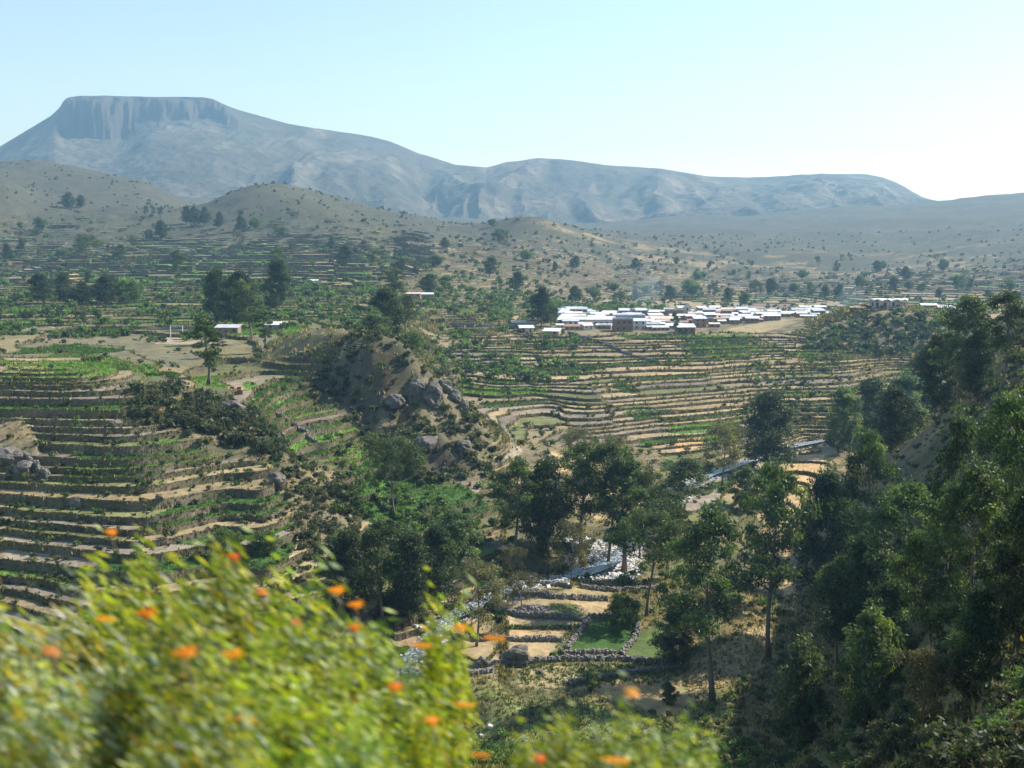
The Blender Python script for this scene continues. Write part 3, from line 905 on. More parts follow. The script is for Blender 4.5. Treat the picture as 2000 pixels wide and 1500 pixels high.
# ------------------------------------------------------------------ dry stone walls round the valley floor fields
FIELD_WALLS = [
 ([(1038,1142),(1080,1144),(1112,1150)], .85, 'dark dry stone wall across the topmost dry field, left of the leaning tree'),
 ([(1133,1148),(1200,1155),(1290,1150)], .85, 'dry stone wall on the far edge of the topmost field, right of the leaning tree'),
 ([(1018,1167),(1080,1169),(1186,1173)], .95, 'straight dry stone wall between the two highest dry fields'),
 ([(960,1197),(1010,1203),(1070,1208),(1142,1213)], .95, 'straight dry stone wall below the stone heap'),
 ([(868,1247),(930,1247),(990,1249)], .7, 'dry stone wall running left from the orange stubble strip, under the grey tree'),
 ([(992,1250),(1040,1251),(1098,1253)], .8, 'short dry stone wall below the orange stubble strip'),
 ([(1152,1212),(1135,1232),(1120,1252),(1108,1270)], .8, 'pale dry stone wall slanting along the left edge of the green field'),
 ([(1150,1207),(1180,1205),(1212,1207)], .7, 'dry stone wall along the top of the green field'),
 ([(1246,1222),(1243,1244),(1230,1260),(1213,1280)], .8, 'crooked dry stone wall along the right edge of the green field'),
 ([(1096,1279),(1150,1278),(1204,1277)], .8, 'dark dry stone wall closing the bottom of the green field'),
 ([(1036,1294),(1100,1290),(1200,1289),(1262,1291),(1326,1297)], .8, 'long dry stone wall right of the grey boulder, above the speckled field'),
 ([(1110,1339),(1170,1326),(1250,1313),(1326,1306)], .7, 'dry stone wall slanting along the lower edge of the speckled field'),
 ([(858,1291),(930,1303),(1012,1299)], .7, 'overgrown dry stone wall left of the grey boulder'),
 ([(862,1342),(900,1326),(962,1312)], .8, 'dark dry stone wall dropping to the stream below the boulder'),
 ([(905,1108),(940,1118),(985,1125)], .8, 'dark dry stone wall below the small fenced meadow'),
 ([(930,1062),(960,1066),(990,1076)], .7, 'dry stone wall above the small fenced meadow'),
 ([(880,636),(940,638),(1000,640),(1035,646)], 1.6, 'long pale retaining wall below the lane left of the village'),
 ([(0,884),(30,890),(60,905),(96,940)], 1.2, 'tumbled stone wall climbing the left end of the bulging hillside'),
 ([(540,812),(570,828),(600,850),(618,872)], .9, 'stone wall dropping slantwise through the green terraces'),
 ([(1110,652),(1170,668),(1230,694),(1290,712)], 1.2, 'long stone wall slanting down the slope just below the village'),
]
def wall_line(poly, step):
    W = [hit(px, row, 140) for px, row in poly]
    out = []
    for a, b in zip(W[:-1], W[1:]):
        n = max(1, int((b - a).length / step))
        out += [a.lerp(b, i / n) for i in range(n)]
    out.append(W[-1])
    return out
for poly, hgt, lab in FIELD_WALLS:
    line = wall_line(poly, .8)
    o = empty('stone_wall', line[0])
    tag(o, lab, 'stone wall', 'dry stone walls in the valley', 'thing')
    L = np.array(line)
    gzz = ground(L[:, 0], L[:, 1])
    V, F = [], []
    for i in range(len(L)):
        d = L[min(i + 1, len(L) - 1)] - L[max(i - 1, 0)]
        nn = np.array((-d[1], d[0])) / max(np.hypot(d[0], d[1]), 1e-6)
        h = hgt * (.8 + .3 * hash2(i, len(L), 3))
        for t, zz in ((-.3, -.2), (-.2, h * .85), (.2, h * .85), (.3, -.2)):
            V.append((L[i, 0] + nn[0] * t - line[0].x, L[i, 1] + nn[1] * t - line[0].y, gzz[i] + zz - line[0].z))
        if i:
            b = 4 * i
            F += [(b - 4 + q, b - 3 + q, b + 1 + q, b + q) for q in range(3)]
    link('wall_core', np_mesh('wall_core', V, F, M_STONE), o)
    ln = sum((b - a).length for a, b in zip(line[:-1], line[1:]))
    n = int(ln * hgt * 15)
    n = min(n, 1600)
    ii = RNG.integers(0, max(1, len(L) - 1), n); t = RNG.random(n)
    j = np.minimum(ii + 1, len(L) - 1)
    base = L[ii] + (L[j] - L[ii]) * t[:, None]
    d = L[j] - L[ii]; nn = np.stack([-d[:, 1], d[:, 0]], 1) / np.maximum(np.hypot(d[:, 0], d[:, 1]), 1e-6)[:, None]
    hh = RNG.random(n) ** .8
    off = np.where(RNG.random(n) < .5, -1, 1) * (.33 - .12 * hh)
    off = np.where(hh > .85, RNG.uniform(-.25, .25, n), off)
    zg = gzz[ii] + (gzz[j] - gzz[ii]) * t
    P = np.stack([base[:, 0] + nn[:, 0] * off - line[0].x, base[:, 1] + nn[:, 1] * off - line[0].y, zg + hh * hgt - line[0].z], 1)
    V, F = stone_field(P, RNG.uniform(.2, .5, n), RNG, .75)
    tag(link('stones', np_mesh('stones', V, F, M_STONE), o), kind='stuff')

# heap of field stones
c = hit(1040, 1192, 140)
n = 420
r, a = np.sqrt(RNG.random(n)), RNG.uniform(0, 6.28, n)
P = np.stack([r * np.cos(a) * 3.4, r * np.sin(a) * 1.5, (1 - r ** 2) * 1.0 * RNG.random(n) ** .4], 1)
V, F = stone_field(P, RNG.uniform(.25, .6, n), RNG, .75)
o = empty('stone_heap', c); tag(o, 'low heap of grey field stones on the dry field', 'stone heap')
tag(link('stones', np_mesh('stones', V, F, M_STONE), o), kind='stuff')
mb = MB()
bmv = [(math.cos(q * .785) * 3.2 * rr, math.sin(q * .785) * 1.4 * rr, zz) for rr, zz in ((1, -.2), (.75, .5), (.35, .85)) for q in range(8)]
mb.add(bmv, [(k * 8 + q, k * 8 + (q + 1) % 8, k * 8 + 8 + (q + 1) % 8, k * 8 + 8 + q) for k in range(2) for q in range(8)] + [tuple(range(16, 24))])
link('heap_core', mb.mesh('heap_core', M_STONE), o)

# boulders
def boulder_mesh(seed, d):
    nlat, nlon = 16, 24
    V = []
    for i in range(nlat + 1):
        th = math.pi * i / nlat
        for k in range(nlon):
            ph = 2 * math.pi * k / nlon
            x, y, z = math.sin(th) * math.cos(ph), math.sin(th) * math.sin(ph), math.cos(th)
            V.append((x, y, z))
    V = np.array(V)
    r = 1 + .5 * vnoise(V[:, 0] * 1.3 + seed * 7.7, V[:, 1] * 1.3 + V[:, 2] * 2.1, seed) + .25 * vnoise(V[:, 0] * 3 + seed, V[:, 2] * 3 - V[:, 1] * 2, seed + 3)
    r = r + .28 * (.25 - np.abs(vnoise(V[:, 0] * 2.2 + V[:, 2] * 1.1 + seed * 3.1, V[:, 1] * 2.2 - V[:, 2] * 1.7, seed + 5))) + .16 * (.25 - np.abs(vnoise(V[:, 0] * 5 - V[:, 2] * 3, V[:, 1] * 5 + V[:, 2] * 4 + seed, seed + 6)))
    r = np.round(r * 9) / 9 * .6 + r * .4
    V = V * r[:, None]
    V = np.sign(V) * np.abs(V) ** .82
    V *= np.array(d) / 2
    F = [(i * nlon + k, i * nlon + (k + 1) % nlon, (i + 1) * nlon + (k + 1) % nlon, (i + 1) * nlon + k) for i in range(nlat) for k in range(nlon)]
    return np_mesh('boulder', V, F, M_ROCK)
for sd, (px, row, d, lab) in enumerate((
    (1012, 1298, (4.2, 3.2, 3.4), 'big grey boulder beside the field wall at the edge of the dry field'),
    (1056, 1316, (1.1, .9, .7), 'small dark stone lying alone in the speckled field'),
    (150, 985, (3.0, 2.4, 2.8), 'brown upright boulder on a terrace of the bulging hillside'),
    (226, 832, (2.6, 1.8, 1.7), 'rounded grey boulder at the edge of the scrub on the bulging hillside'),
    (310, 984, (1.8, 1.2, 1.4), 'small pale boulder in a terrace wall of the bulging hillside'),
    (15, 905, (6, 5, 5), 'big grey outcrop at the left end of the bulging hillside'),
    (45, 925, (3.5, 3.5, 3), 'lower grey outcrop beside the bigger one on the bulging hillside'),
    (450, 805, (6, 4, 3.2), 'broken grey outcrop on the crest of the bulging hillside'),
    (540, 945, (3.5, 3, 3), 'grey outcrop above the rounded end of the bulging hillside'),
    (888, 782, (4, 3.4, 4.2), 'jutting rock on the right brink of the rocky knoll'),
    (905, 800, (2.6, 2.6, 3), 'rock just below the jutting one on the brink of the rocky knoll'),
    (770, 790, (7, 5, 4.5), 'brown crag on the shaded face of the rocky knoll, left end'),
    (812, 770, (6, 5, 6), 'brown crag on the shaded face of the rocky knoll, left of the tallest'),
    (845, 785, (6, 5, 8), 'tallest brown crag on the shaded face of the rocky knoll'),
    (868, 762, (4, 4, 4.5), 'brown crag on the knoll brink above the tallest crag'),
    (835, 872, (7, 5, 4), 'brown rock low on the mound below the rocky knoll'),
    (905, 880, (5, 4, 4), 'brown rock at the right foot of the mound below the rocky knoll'),
    (918, 1412, (1.7, 1.5, 1.5), 'round grey boulder at the edge of the stream'),
    (908, 1428, (1.2, 1.2, 1.0), 'smaller stream boulder below the round one'),
    (1762, 608, (2.6, 2, 2.4), 'white boulder on the terraced slope under the round white pavilion'),
    (1708, 608, (1.8, 1.6, 1.6), 'small white boulder under the left end of the round white pavilion'),
)):
    p = hit(px, row, 60)
    o = link('boulder', boulder_mesh(sd + 1, d), None, (p.x, p.y + d[1] * .2, p.z + d[2] * (.28 if d[2] < 4 else .12)))
    o.rotation_euler = (0, .15 * (sd % 3 - 1), sd * 1.3)
    tag(o, lab, 'boulder')
# ------------------------------------------------------------------ leaves, trees
def leaf_cloud(C, R, n_each, size, rng, droop=.5, aspect=.38, cols=None, shell=.55):
    """leaf quads gathered in clumps; C centres (m,3), R radii (m,3), n_each leaves per clump"""
    C = np.asarray(C, float); R = np.asarray(R, float)
    idx = np.repeat(np.arange(len(C)), n_each)
    n = len(idx)
    d = rng.normal(0, 1, (n, 3)); d /= np.linalg.norm(d, axis=1)[:, None]
    rr = (shell + (1 - shell) * rng.random(n)) * np.where(rng.random(n) < .25, rng.random(n), 1)
    p = C[idx] + d * R[idx] * rr[:, None]
    ax = rng.normal(0, 1, (n, 3)); ax[:, 2] -= droop * 1.6
    ax = ax * .75 + d * .5
    ax /= np.linalg.norm(ax, axis=1)[:, None]
    sd = np.cross(ax, rng.normal(0, 1, (n, 3))); sd /= np.maximum(np.linalg.norm(sd, axis=1), 1e-6)[:, None]
    L = size * rng.uniform(.6, 1.35, n)[:, None]
    a, b = ax * L * .5, sd * L * aspect * .5
    V = np.stack([p - a, p + b, p + a, p - b], 1).reshape(-1, 3)
    F = np.arange(n * 4).reshape(-1, 4)
    base = cols[idx] * rng.uniform(.72, 1.3, n)[:, None]
    return V, F, np.repeat(base, 4, 0)

def tree_proto(kind, seed):
    """trunk mesh and crown mesh of one tree, base at the origin"""
    rng = np.random.default_rng(seed)
    K = dict(
        tall=dict(H=22, first=.34, nb=19, spread=4.6, clump=1.55, leaf=.5, n=95, up=1.0, c0=(.052, .078, .029), sub=3),
        broad=dict(H=18, first=.46, nb=17, spread=6.3, clump=1.9, leaf=.5, n=115, up=.8, c0=(.056, .085, .030), sub=3),
        dense=dict(H=18, first=.10, nb=30, spread=4.4, clump=1.75, leaf=.52, n=110, up=.7, c0=(.040, .063, .027), sub=2),
        slender=dict(H=18, first=.28, nb=13, spread=2.4, clump=1.15, leaf=.5, n=100, up=1.1, c0=(.060, .095, .032), sub=2),
        grey=dict(H=13, first=.30, nb=17, spread=4.9, clump=1.4, leaf=.42, n=70, up=.8, c0=(.10, .098, .062), sub=3),
        young=dict(H=10, first=.06, nb=18, spread=2.6, clump=1.05, leaf=.38, n=130, up=.9, c0=(.085, .125, .056), sub=2),
        round=dict(H=7, first=.16, nb=14, spread=3.2, clump=1.3, leaf=.5, n=90, up=.6, c0=(.07, .11, .034), sub=2),
    )[kind]
    H = K['H']
    mb = MB()
    lean = rng.normal(0, .02, 2)
    npt = 9
    tp = []
    for i in range(npt):
        f = i / (npt - 1)
        tp.append((lean[0] * f * H + .018 * H * math.sin(f * 5 + seed), lean[1] * f * H + .018 * H * math.cos(f * 4 + seed * 2) - .018 * H * math.cos(seed * 2), f * H * .93))
    r0 = H * .0135 + .03
    mb.tube(tp, [r0 * (1.35 if i == 0 else (1 - .88 * i / (npt - 1))) for i in range(npt)], 7)
    TP = np.array(tp)
    C, R, cc = [], [], []
    def trunk_at(f):
        q = f * (npt - 1); i = min(int(q), npt - 2)
        return TP[i] + (TP[i + 1] - TP[i]) * (q - i)
    az = rng.uniform(0, 6.28)
    c0 = np.array(K['c0'])
    for b in range(K['nb']):
        f = K['first'] + (1 - K['first']) * ((b + .5 * rng.random()) / K['nb'])
        az += 2.4 + rng.normal(0, .5)
        g = (f - K['first']) / (1 - K['first'])
        if kind == 'broad': prof = .72 + .45 * math.sin(math.pi * min(1, g * .85 + .15))
        elif kind in ('dense', 'young'): prof = .5 + .7 * math.sin(math.pi * (g * .75 + .18)) - .35 * g
        else: prof = .38 + .72 * math.sin(math.pi * (g * .82 + .12))
        ln = K['spread'] * prof * rng.uniform(.65, 1.15) * (1 - .45 * g ** 3)
        p0 = trunk_at(min(f * .97, .99))
        up = K['up'] * rng.uniform(.35, 1.0)
        d = np.array((math.cos(az), math.sin(az), up)); d /= np.linalg.norm(d)
        pts, p, dd = [p0], p0.copy(), d.copy()
        for s in range(3):
            dd = dd + rng.normal(0, .14, 3) + np.array((0, 0, .10)); dd /= np.linalg.norm(dd)
            p = p + dd * ln / 3; pts.append(p.copy())
        rb = max(.035, r0 * (1 - .75 * f) * .48)
        mb.tube(pts, [rb, rb * .75, rb * .5, rb * .25], 5)
        bright = rng.uniform(.7, 1.25)
        tips = [(pts[3], 1.0), (pts[2], .85)] + ([(pts[1], .7)] if kind in ('dense', 'young', 'round') else [])
        for s in range(K['sub']):
            q0 = pts[1] + (pts[2] - pts[1]) * rng.random()
            e = d + rng.normal(0, .55, 3); e /= np.linalg.norm(e)
            q1 = q0 + e * ln * rng.uniform(.35, .6)
            mb.tube([q0, (q0 + q1) / 2 + rng.normal(0, .08, 3), q1], [rb * .45, rb * .32, rb * .15], 4)
            tips.append((q1, .8))
        for q, k in tips:
            r = K['clump'] * k * rng.uniform(.65, 1.2)
            C.append(q + rng.normal(0, .25, 3)); R.append((r, r, r * rng.uniform(.6, .95)))
            yel = rng.random() < .22
            cc.append((c0 * bright * rng.uniform(.8, 1.25)) if not yel else c0 * bright * np.array((1.9, 1.75, 1.0)))
    C.append(TP[-1] + np.array((0, 0, .3))); R.append((K['clump'] * .8,) * 2 + (K['clump'] * 1.1,)); cc.append(c0 * 1.3)
    V, F, col = leaf_cloud(C, R, K['n'], K['leaf'], rng, .6, .36, np.array(cc))
    tm = mb.mesh('trunk', M_BARK, True)
    cm = np_mesh('crown', V, F, M_LEAF, col)
    w = np.percentile(np.hypot(V[:, 0], V[:, 1]), 96) * 2
    return tm, cm, V[:, 2].max(), w

PROTO = {k: [tree_proto(k, s) for s in seeds] for k, seeds in dict(tall=(1, 2, 3, 4), broad=(11, 12), dense=(21, 22, 23), slender=(31, 32), grey=(41, 42), young=(51, 52), round=(61, 62)).items()}
_first = {}
def plant_tree(px, row, top, w, kind, var, label, group=None, ymin=25, name='eucalyptus_tree', cat='tree'):
    p = hit(px, row, ymin)
    pr = PROTO[kind][var % len(PROTO[kind])]
    H = (row - top) / F_PX * p.y * 1.02
    W = w / F_PX * p.y
    sz = H / pr[2]
    sxy = min(max(W / pr[3], sz * .55), sz * 1.7)
    key = (kind, var % len(PROTO[kind]), name)
    if key not in _first:
        o = empty(name)
        link('trunk', pr[0], o); link('crown', pr[1], o)
        _first[key] = o
    else:
        o = copy_tree(_first[key])
    o.location = (p.x, p.y, p.z - .15)
    o.rotation_euler = (0, 0, (px * 7 + row * 3) % 628 / 100.0)
    o.scale = (sxy, sxy, sz)
    o['label'] = label; o['category'] = cat
    if group: o['group'] = group
    elif 'group' in o: del o['group']
    return o

G1 = 'eucalyptus on the right hand slope'; G2 = 'trees by the river'; G3 = 'trees on the left plateau'; G4 = 'trees in front of the rocky knoll'
TREES = [
 # slope on the right
 (1872, 800, 572, 118, 'tall', 0, 'tall dark eucalyptus on the slope crest, left of the two highest', G1, 150),
 (1958, 770, 556, 120, 'tall', 1, 'tallest dark eucalyptus on the slope crest by the frame edge', G1, 150),
 (1915, 790, 620, 90, 'dense', 0, 'dense dark eucalyptus wedged between the two highest crest trees', G1, 150),
 (1800, 830, 668, 100, 'dense', 1, 'bushy eucalyptus at the left foot of the crest group', G1, 150),
 (1895, 812, 688, 80, 'grey', 0, 'small grey feathery tree before the dark crest group', G1, 150),
 (1835, 815, 640, 90, 'dense', 2, 'dark eucalyptus filling the left flank of the crest group', G1, 150),
 (1765, 855, 715, 90, 'young', 0, 'bushy green tree at the lower left of the crest group', G1, 120),
 (1700, 868, 728, 105, 'dense', 2, 'low spreading tree over the far river bend, right of the water', G1, 150),
 (1640, 885, 742, 70, 'young', 1, 'slim tree beside the glittering river bend', G1, 200),
 (1740, 880, 742, 100, 'dense', 0, 'rounded dark tree above the river bend, below the grassy slope', G1, 150),
 (1848, 1180, 768, 110, 'slender', 0, 'thin very tall eucalyptus with bare pole trunk before the dry grassy slope', G1, 60),
 (1690, 1160, 822, 130, 'tall', 2, 'large eucalyptus with twin rounded tops above the middle of the wood', G1, 60),
 (1625, 1190, 884, 150, 'dense', 1, 'broad dark eucalyptus at the left edge of the wood', G1, 60),
 (1760, 1260, 915, 170, 'tall', 3, 'big sunlit eucalyptus in the middle of the wood', G1, 60),
 (1690, 1280, 1000, 150, 'dense', 2, 'dark bushy eucalyptus in shade low in the wood', G1, 60),
 (1960, 1180, 742, 170, 'tall', 0, 'massive eucalyptus rising beside the dry grassy slope at the frame edge', G1, 50),
 (1895, 1290, 862, 170, 'tall', 1, 'tall eucalyptus with pale forked limbs near the frame edge', G1, 50),
 (2010, 1080, 690, 140, 'dense', 0, 'dark eucalyptus cut by the frame edge', G1, 50),
 (1985, 1270, 900, 160, 'dense', 1, 'deep green eucalyptus low at the frame edge in shade', G1, 45),
 (1820, 1330, 1010, 150, 'tall', 2, 'shaded eucalyptus with crown full of gaps, lower right of the wood', G1, 45),
 (1740, 1330, 1090, 120, 'young', 0, 'yellow green tipped tree catching sun in the dark wood', G1, 45),
 (1900, 1360, 1110, 140, 'dense', 2, 'shadowy eucalyptus at the bottom of the wood near the bare slope', G1, 40),
 (1630, 1340, 1060, 120, 'tall', 3, 'dark eucalyptus behind the grey green sapling', G1, 60),
 (1690, 1430, 1145, 130, 'young', 1, 'young eucalyptus with thin dark stem above the shaded slope', G1, 40),
 (1560, 1470, 1205, 105, 'young', 0, 'grey green sapling with soft leaves below the dry grass bank', G1, 60),
 (1800, 1470, 1240, 110, 'grey', 1, 'sparse grey sapling on the bare shaded slope', G1, 35),
 # valley floor
 (1385, 1375, 945, 190, 'tall', 1, 'tall eucalyptus with long bare trunk standing before the dry grass bank', G2, 120),
 (1506, 1288, 872, 150, 'tall', 3, 'tall eucalyptus with straight dark trunk at the corner of the dry grass bank', G2, 120),
 (1265, 1204, 968, 165, 'broad', 0, 'wide forked eucalyptus at the far corner of the green field', G2, 120),
 (1500, 915, 752, 118, 'dense', 2, 'full rounded tree beside the far river bend, left of the water', G2, 260),
 (1410, 948, 815, 95, 'grey', 0, 'grey trunked airy tree on the river bank below the orange field patches', G2, 240),
 (1330, 1030, 885, 115, 'tall', 0, 'mid sized eucalyptus by the water, right of the riverside group', G2, 200),
 (1460, 1000, 900, 70, 'young', 1, 'small dark tree on the bank below the far river bend', G2, 200),
 (1005, 1082, 888, 115, 'tall', 2, 'eucalyptus with two slim bare trunks by the small fenced meadow', G2, 170),
 (1070, 1092, 872, 120, 'dense', 0, 'dark heavy tree at the left of the riverside group', G2, 170),
 (1140, 1090, 850, 120, 'tall', 3, 'tall dark eucalyptus in the middle of the riverside group', G2, 170),
 (1190, 1112, 838, 110, 'tall', 1, 'tall eucalyptus with bare legs before the white river stones', G2, 170),
 (1216, 1116, 862, 90, 'slender', 1, 'slim eucalyptus beside the white river stones', G2, 170),
 (1250, 1090, 900, 100, 'broad', 1, 'spreading eucalyptus over the water, right of the white stones', G2, 170),
 (1300, 1130, 950, 110, 'tall', 0, 'dark eucalyptus on the far side of the green field', G2, 150),
 (1117, 1150, 1008, 82, 'grey', 1, 'leaning grey tree growing out of the topmost field wall', G2, 150),
 (1020, 1186, 1110, 70, 'grey', 0, 'small grey tree next to the stone heap', G2, 140),
 (930, 1262, 1082, 120, 'grey', 0, 'grey brown feathery tree standing alone at the dry field edge', G2, 120),
 (1212, 1232, 1150, 62, 'round', 0, 'small bright green tree at the far edge of the green field', G2, 130),
 (1240, 1222, 1162, 42, 'young', 0, 'thin small tree right of the bright green one by the field edge', G2, 130),
 (1156, 1352, 1293, 34, 'young', 1, 'little dark conical tree at the lower edge of the speckled field', G2, 110),
 (1320, 1300, 1170, 90, 'dense', 1, 'dark leafy tree at the right end of the long field wall', G2, 120),
 (1305, 1376, 1322, 40, 'young', 0, 'pale sapling on the dry slope below the field walls', G2, 110),
 (1240, 985, 890, 70, 'tall', 2, 'faint grey green tree behind the riverside group', G2, 240),
 (1200, 950, 845, 70, 'grey', 1, 'slim greyish tree above the riverside group', G2, 260),
 (1130, 905, 830, 60, 'grey', 0, 'thin pale tree on the dry bank above the river', G2, 280),
 # in front of the knoll
 (770, 1012, 838, 128, 'broad', 1, 'umbrella crowned tree with dark trunk in front of the rocky knoll', G4, 150),
 (690, 1205, 1010, 110, 'dense', 0, 'dark tree at the left of the thicket above the flowering bushes', G4, 120),
 (745, 1218, 1000, 110, 'tall', 1, 'tree with thin bare legs in the thicket above the flowering bushes', G4, 120),
 (800, 1215, 1005, 110, 'dense', 2, 'full green tree in the middle of the thicket above the flowering bushes', G4, 120),
 (850, 1180, 1000, 110, 'dense', 1, 'rounded tree at the right of the thicket above the flowering bushes', G4, 130),
 (890, 1120, 975, 90, 'young', 0, 'light green tree beside the small fenced meadow', G4, 150),
 (660, 1150, 1040, 80, 'young', 1, 'small green tree at the foot of the terraced hillside', G4, 150),
 (440, 1090, 1020, 60, 'round', 1, 'dark round tree on the lowest terraces, left one of two', G4, 170),
 (520, 1085, 1030, 64, 'round', 0, 'dark round tree on the lowest terraces, right one of two', G4, 170),
 (1000, 1130, 1060, 60, 'grey', 1, 'low grey tree by the dark wall under the meadow', G4, 160),
 # plateau left
 (404, 752, 610, 62, 'slender', 1, 'slender tiered eucalyptus standing on the green strips of the plateau edge', G3, 270),
 (425, 700, 640, 44, 'slender', 0, 'shorter slender tree right beside the tiered eucalyptus', G3, 300),
 (420, 640, 514, 78, 'dense', 0, 'dark tree at the left of the tall cluster by the pink roofed shed', G3, 380),
 (462, 645, 520, 80, 'dense', 1, 'dark tree in the heart of the tall cluster by the pink roofed shed', G3, 380),
 (492, 668, 540, 70, 'tall', 2, 'lighter feathery eucalyptus at the right of the tall cluster by the shed', G3, 360),
 (516, 680, 600, 36, 'slender', 1, 'thin young eucalyptus on the dry bank under the tall cluster', G3, 330),
 (542, 612, 500, 60, 'dense', 2, 'dark eucalyptus with a bare waist just right of the tall cluster', G3, 450),
 (548, 560, 482, 44, 'slender', 0, 'thin tree rising behind the dark eucalyptus with bare waist', G3, 560),
 (760, 668, 556, 84, 'dense', 1, 'dark conifer like tree over the left end of the wide stepped slope', G3, 380),
 (790, 660, 575, 70, 'tall', 0, 'eucalyptus on the right flank of the conifer like tree', G3, 380),
 (735, 672, 600, 66, 'young', 1, 'light green tree on the left flank of the conifer like tree', G3, 360),
 (800, 705, 640, 60, 'round', 1, 'low green tree at the foot of the conifer like tree', G3, 340),
 (770, 600, 522, 56, 'tall', 3, 'ragged tree behind the conifer like tree', G3, 480),
 (1056, 640, 552, 44, 'dense', 0, 'dark tall tree at the left end of the village', G3, 520),
 (1076, 638, 585, 40, 'round', 0, 'round dark tree right against the dark tall tree at the village end', G3, 520),
 (1042, 640, 570, 30, 'slender', 1, 'narrow tree left of the dark tall tree at the village end', G3, 520),
 (1320, 655, 606, 22, 'slender', 0, 'slim tree among the roofs in the middle of the village', G3, 540),
 (85, 592, 530, 60, 'dense', 1, 'dark tree at the left of the row below the golden field patch', G3, 480),
 (128, 595, 528, 50, 'dense', 2, 'dark tree in front of the golden field patch', G3, 480),
 (162, 594, 545, 40, 'dense', 0, 'narrow dark tree right of the golden field patch', G3, 480),
 (205, 596, 534, 70, 'dense', 1, 'wide dark tree right of the golden field patch', G3, 480),
 (250, 594, 540, 60, 'round', 0, 'rounded dark tree ending the row right of the golden field patch', G3, 480),
 (175, 520, 458, 62, 'broad', 0, 'big dark broad tree above the golden field patch', G3, 700),
 (232, 520, 478, 44, 'tall', 2, 'airy grey tree right of the big broad tree', G3, 700),
 (348, 562, 484, 40, 'tall', 1, 'lone airy eucalyptus on bare trunk left of the tall cluster', G3, 580),
 (14, 510, 474, 22, 'dense', 0, 'dark tree touching the left frame edge on the hillside', G3, 700),
 (78, 455, 420, 26, 'round', 1, 'small tree on the hillside under the first hill crest', G3, 900),
 (132, 407, 374, 28, 'dense', 1, 'dark tree on the bare hill crest, bigger of two', G3, 1000),
 (158, 405, 380, 20, 'dense', 2, 'dark tree on the bare hill crest, smaller of two', G3, 1000),
 (285, 425, 400, 12, 'slender', 0, 'thin tree left of the pair on the far hillside', G3, 1000),
 (300, 422, 402, 12, 'slender', 1, 'left tree of the thin pair on the far hillside', G3, 1000),
 (314, 425, 402, 12, 'slender', 0, 'right tree of the thin pair on the far hillside', G3, 1000),
 (313, 470, 428, 34, 'dense', 0, 'dark tree with a leaning top below the far thin pair', G3, 850),
 (290, 470, 446, 20, 'round', 0, 'small tree left of the dark one with leaning top', G3, 850),
 (365, 438, 400, 22, 'dense', 2, 'leftmost tree of the far hillside grove', G3, 950),
 (382, 440, 400, 26, 'dense', 0, 'second tree from the left in the far hillside grove', G3, 950),
 (400, 440, 402, 26, 'dense', 1, 'third tree from the left in the far hillside grove', G3, 950),
 (428, 445, 412, 20, 'dense', 2, 'rightmost tree of the far hillside grove', G3, 950),
 (472, 452, 418, 24, 'dense', 0, 'conical tree right of the far hillside grove', G3, 950),
 (499, 450, 421, 22, 'round', 1, 'round tree on a bare trunk right of the conical one', G3, 950),
 (548, 465, 440, 24, 'round', 0, 'round tree on the far hillside below the dome shaped hill', G3, 900),
 (468, 485, 452, 26, 'grey', 0, 'faint grey tree below the conical one', G3, 800),
 (648, 488, 458, 18, 'dense', 1, 'slim bluish tree beside the pale field patch', G3, 800),
 (674, 525, 478, 32, 'dense', 2, 'conical dark tree right of the pale field patch', G3, 680),
 (738, 528, 486, 54, 'broad', 1, 'broad blue green tree right of the conical dark one', G3, 680),
 (795, 525, 503, 22, 'grey', 1, 'small hazy tree right of the broad blue green one', G3, 680),
 (840, 575, 532, 52, 'dense', 0, 'dark tree by the long pale roof above the stepped slope', G3, 560),
 (870, 565, 535, 30, 'round', 1, 'round tree behind the long pale roof', G3, 580),
 (956, 540, 500, 28, 'dense', 1, 'hazy tree on the bushy slope left of the village', G3, 640),
 (962, 443, 426, 18, 'round', 0, 'tiny tree on the skyline of the middle hill', G3, 1200),
 (1010, 570, 528, 30, 'dense', 2, 'dark tree on the bushy slope, nearer the village', G3, 600),
]
for q in TREES:
    plant_tree(q[0], q[1], q[2], q[3], q[4], q[5], q[6], q[7], q[8])
rg = np.random.default_rng(5)
for i, px in enumerate([1125, 1160, 1200, 1240, 1262, 1290, 1310, 1350, 1395, 1420, 1455, 1475, 1505, 1550, 1585, 1640, 1680, 1720, 1748, 1775, 1800, 1835, 1870, 1895, 1930, 1985, 1700, 1610]):
    base = 588 + rg.integers(-14, 12) - (10 if px > 1500 else 0)
    h = rg.integers(18, 40)
    plant_tree(px, base, base - h, h * rg.uniform(.7, 1.1), ('dense', 'round', 'tall')[i % 3], i, 'hazy blue green tree on the plain ' + ('behind the left half of the village' if px < 1330 else 'behind the right half of the village' if px < 1600 else 'behind the round white pavilion'), 'hazy trees on the plain beyond the village', 690)

for i in range(64):
    px = rg.uniform(40, 1990); base = rg.uniform(440, 560) if px < 1000 else rg.uniform(500, 596)
    h = rg.uniform(12, 30)
    zone = 'on the bushy slope above the golden field patch' if px < 300 else 'on the slope behind the tall cluster' if px < 620 else 'on the slope behind the conifer like tree' if px < 1000 else 'on the plain far behind the village' if px < 1600 else 'on the plain far behind the pavilion hill'
    shp = ('dense', 'round', 'grey', 'tall')[i % 4]
    plant_tree(px, base, base - h, h * rg.uniform(.6, 1.2), shp, i, ('small ' if h < 20 else '') + {'dense': 'dark full', 'round': 'rounded', 'grey': 'pale airy', 'tall': 'open crowned'}[shp] + ' hazy tree ' + zone, 'scattered far trees', 600)

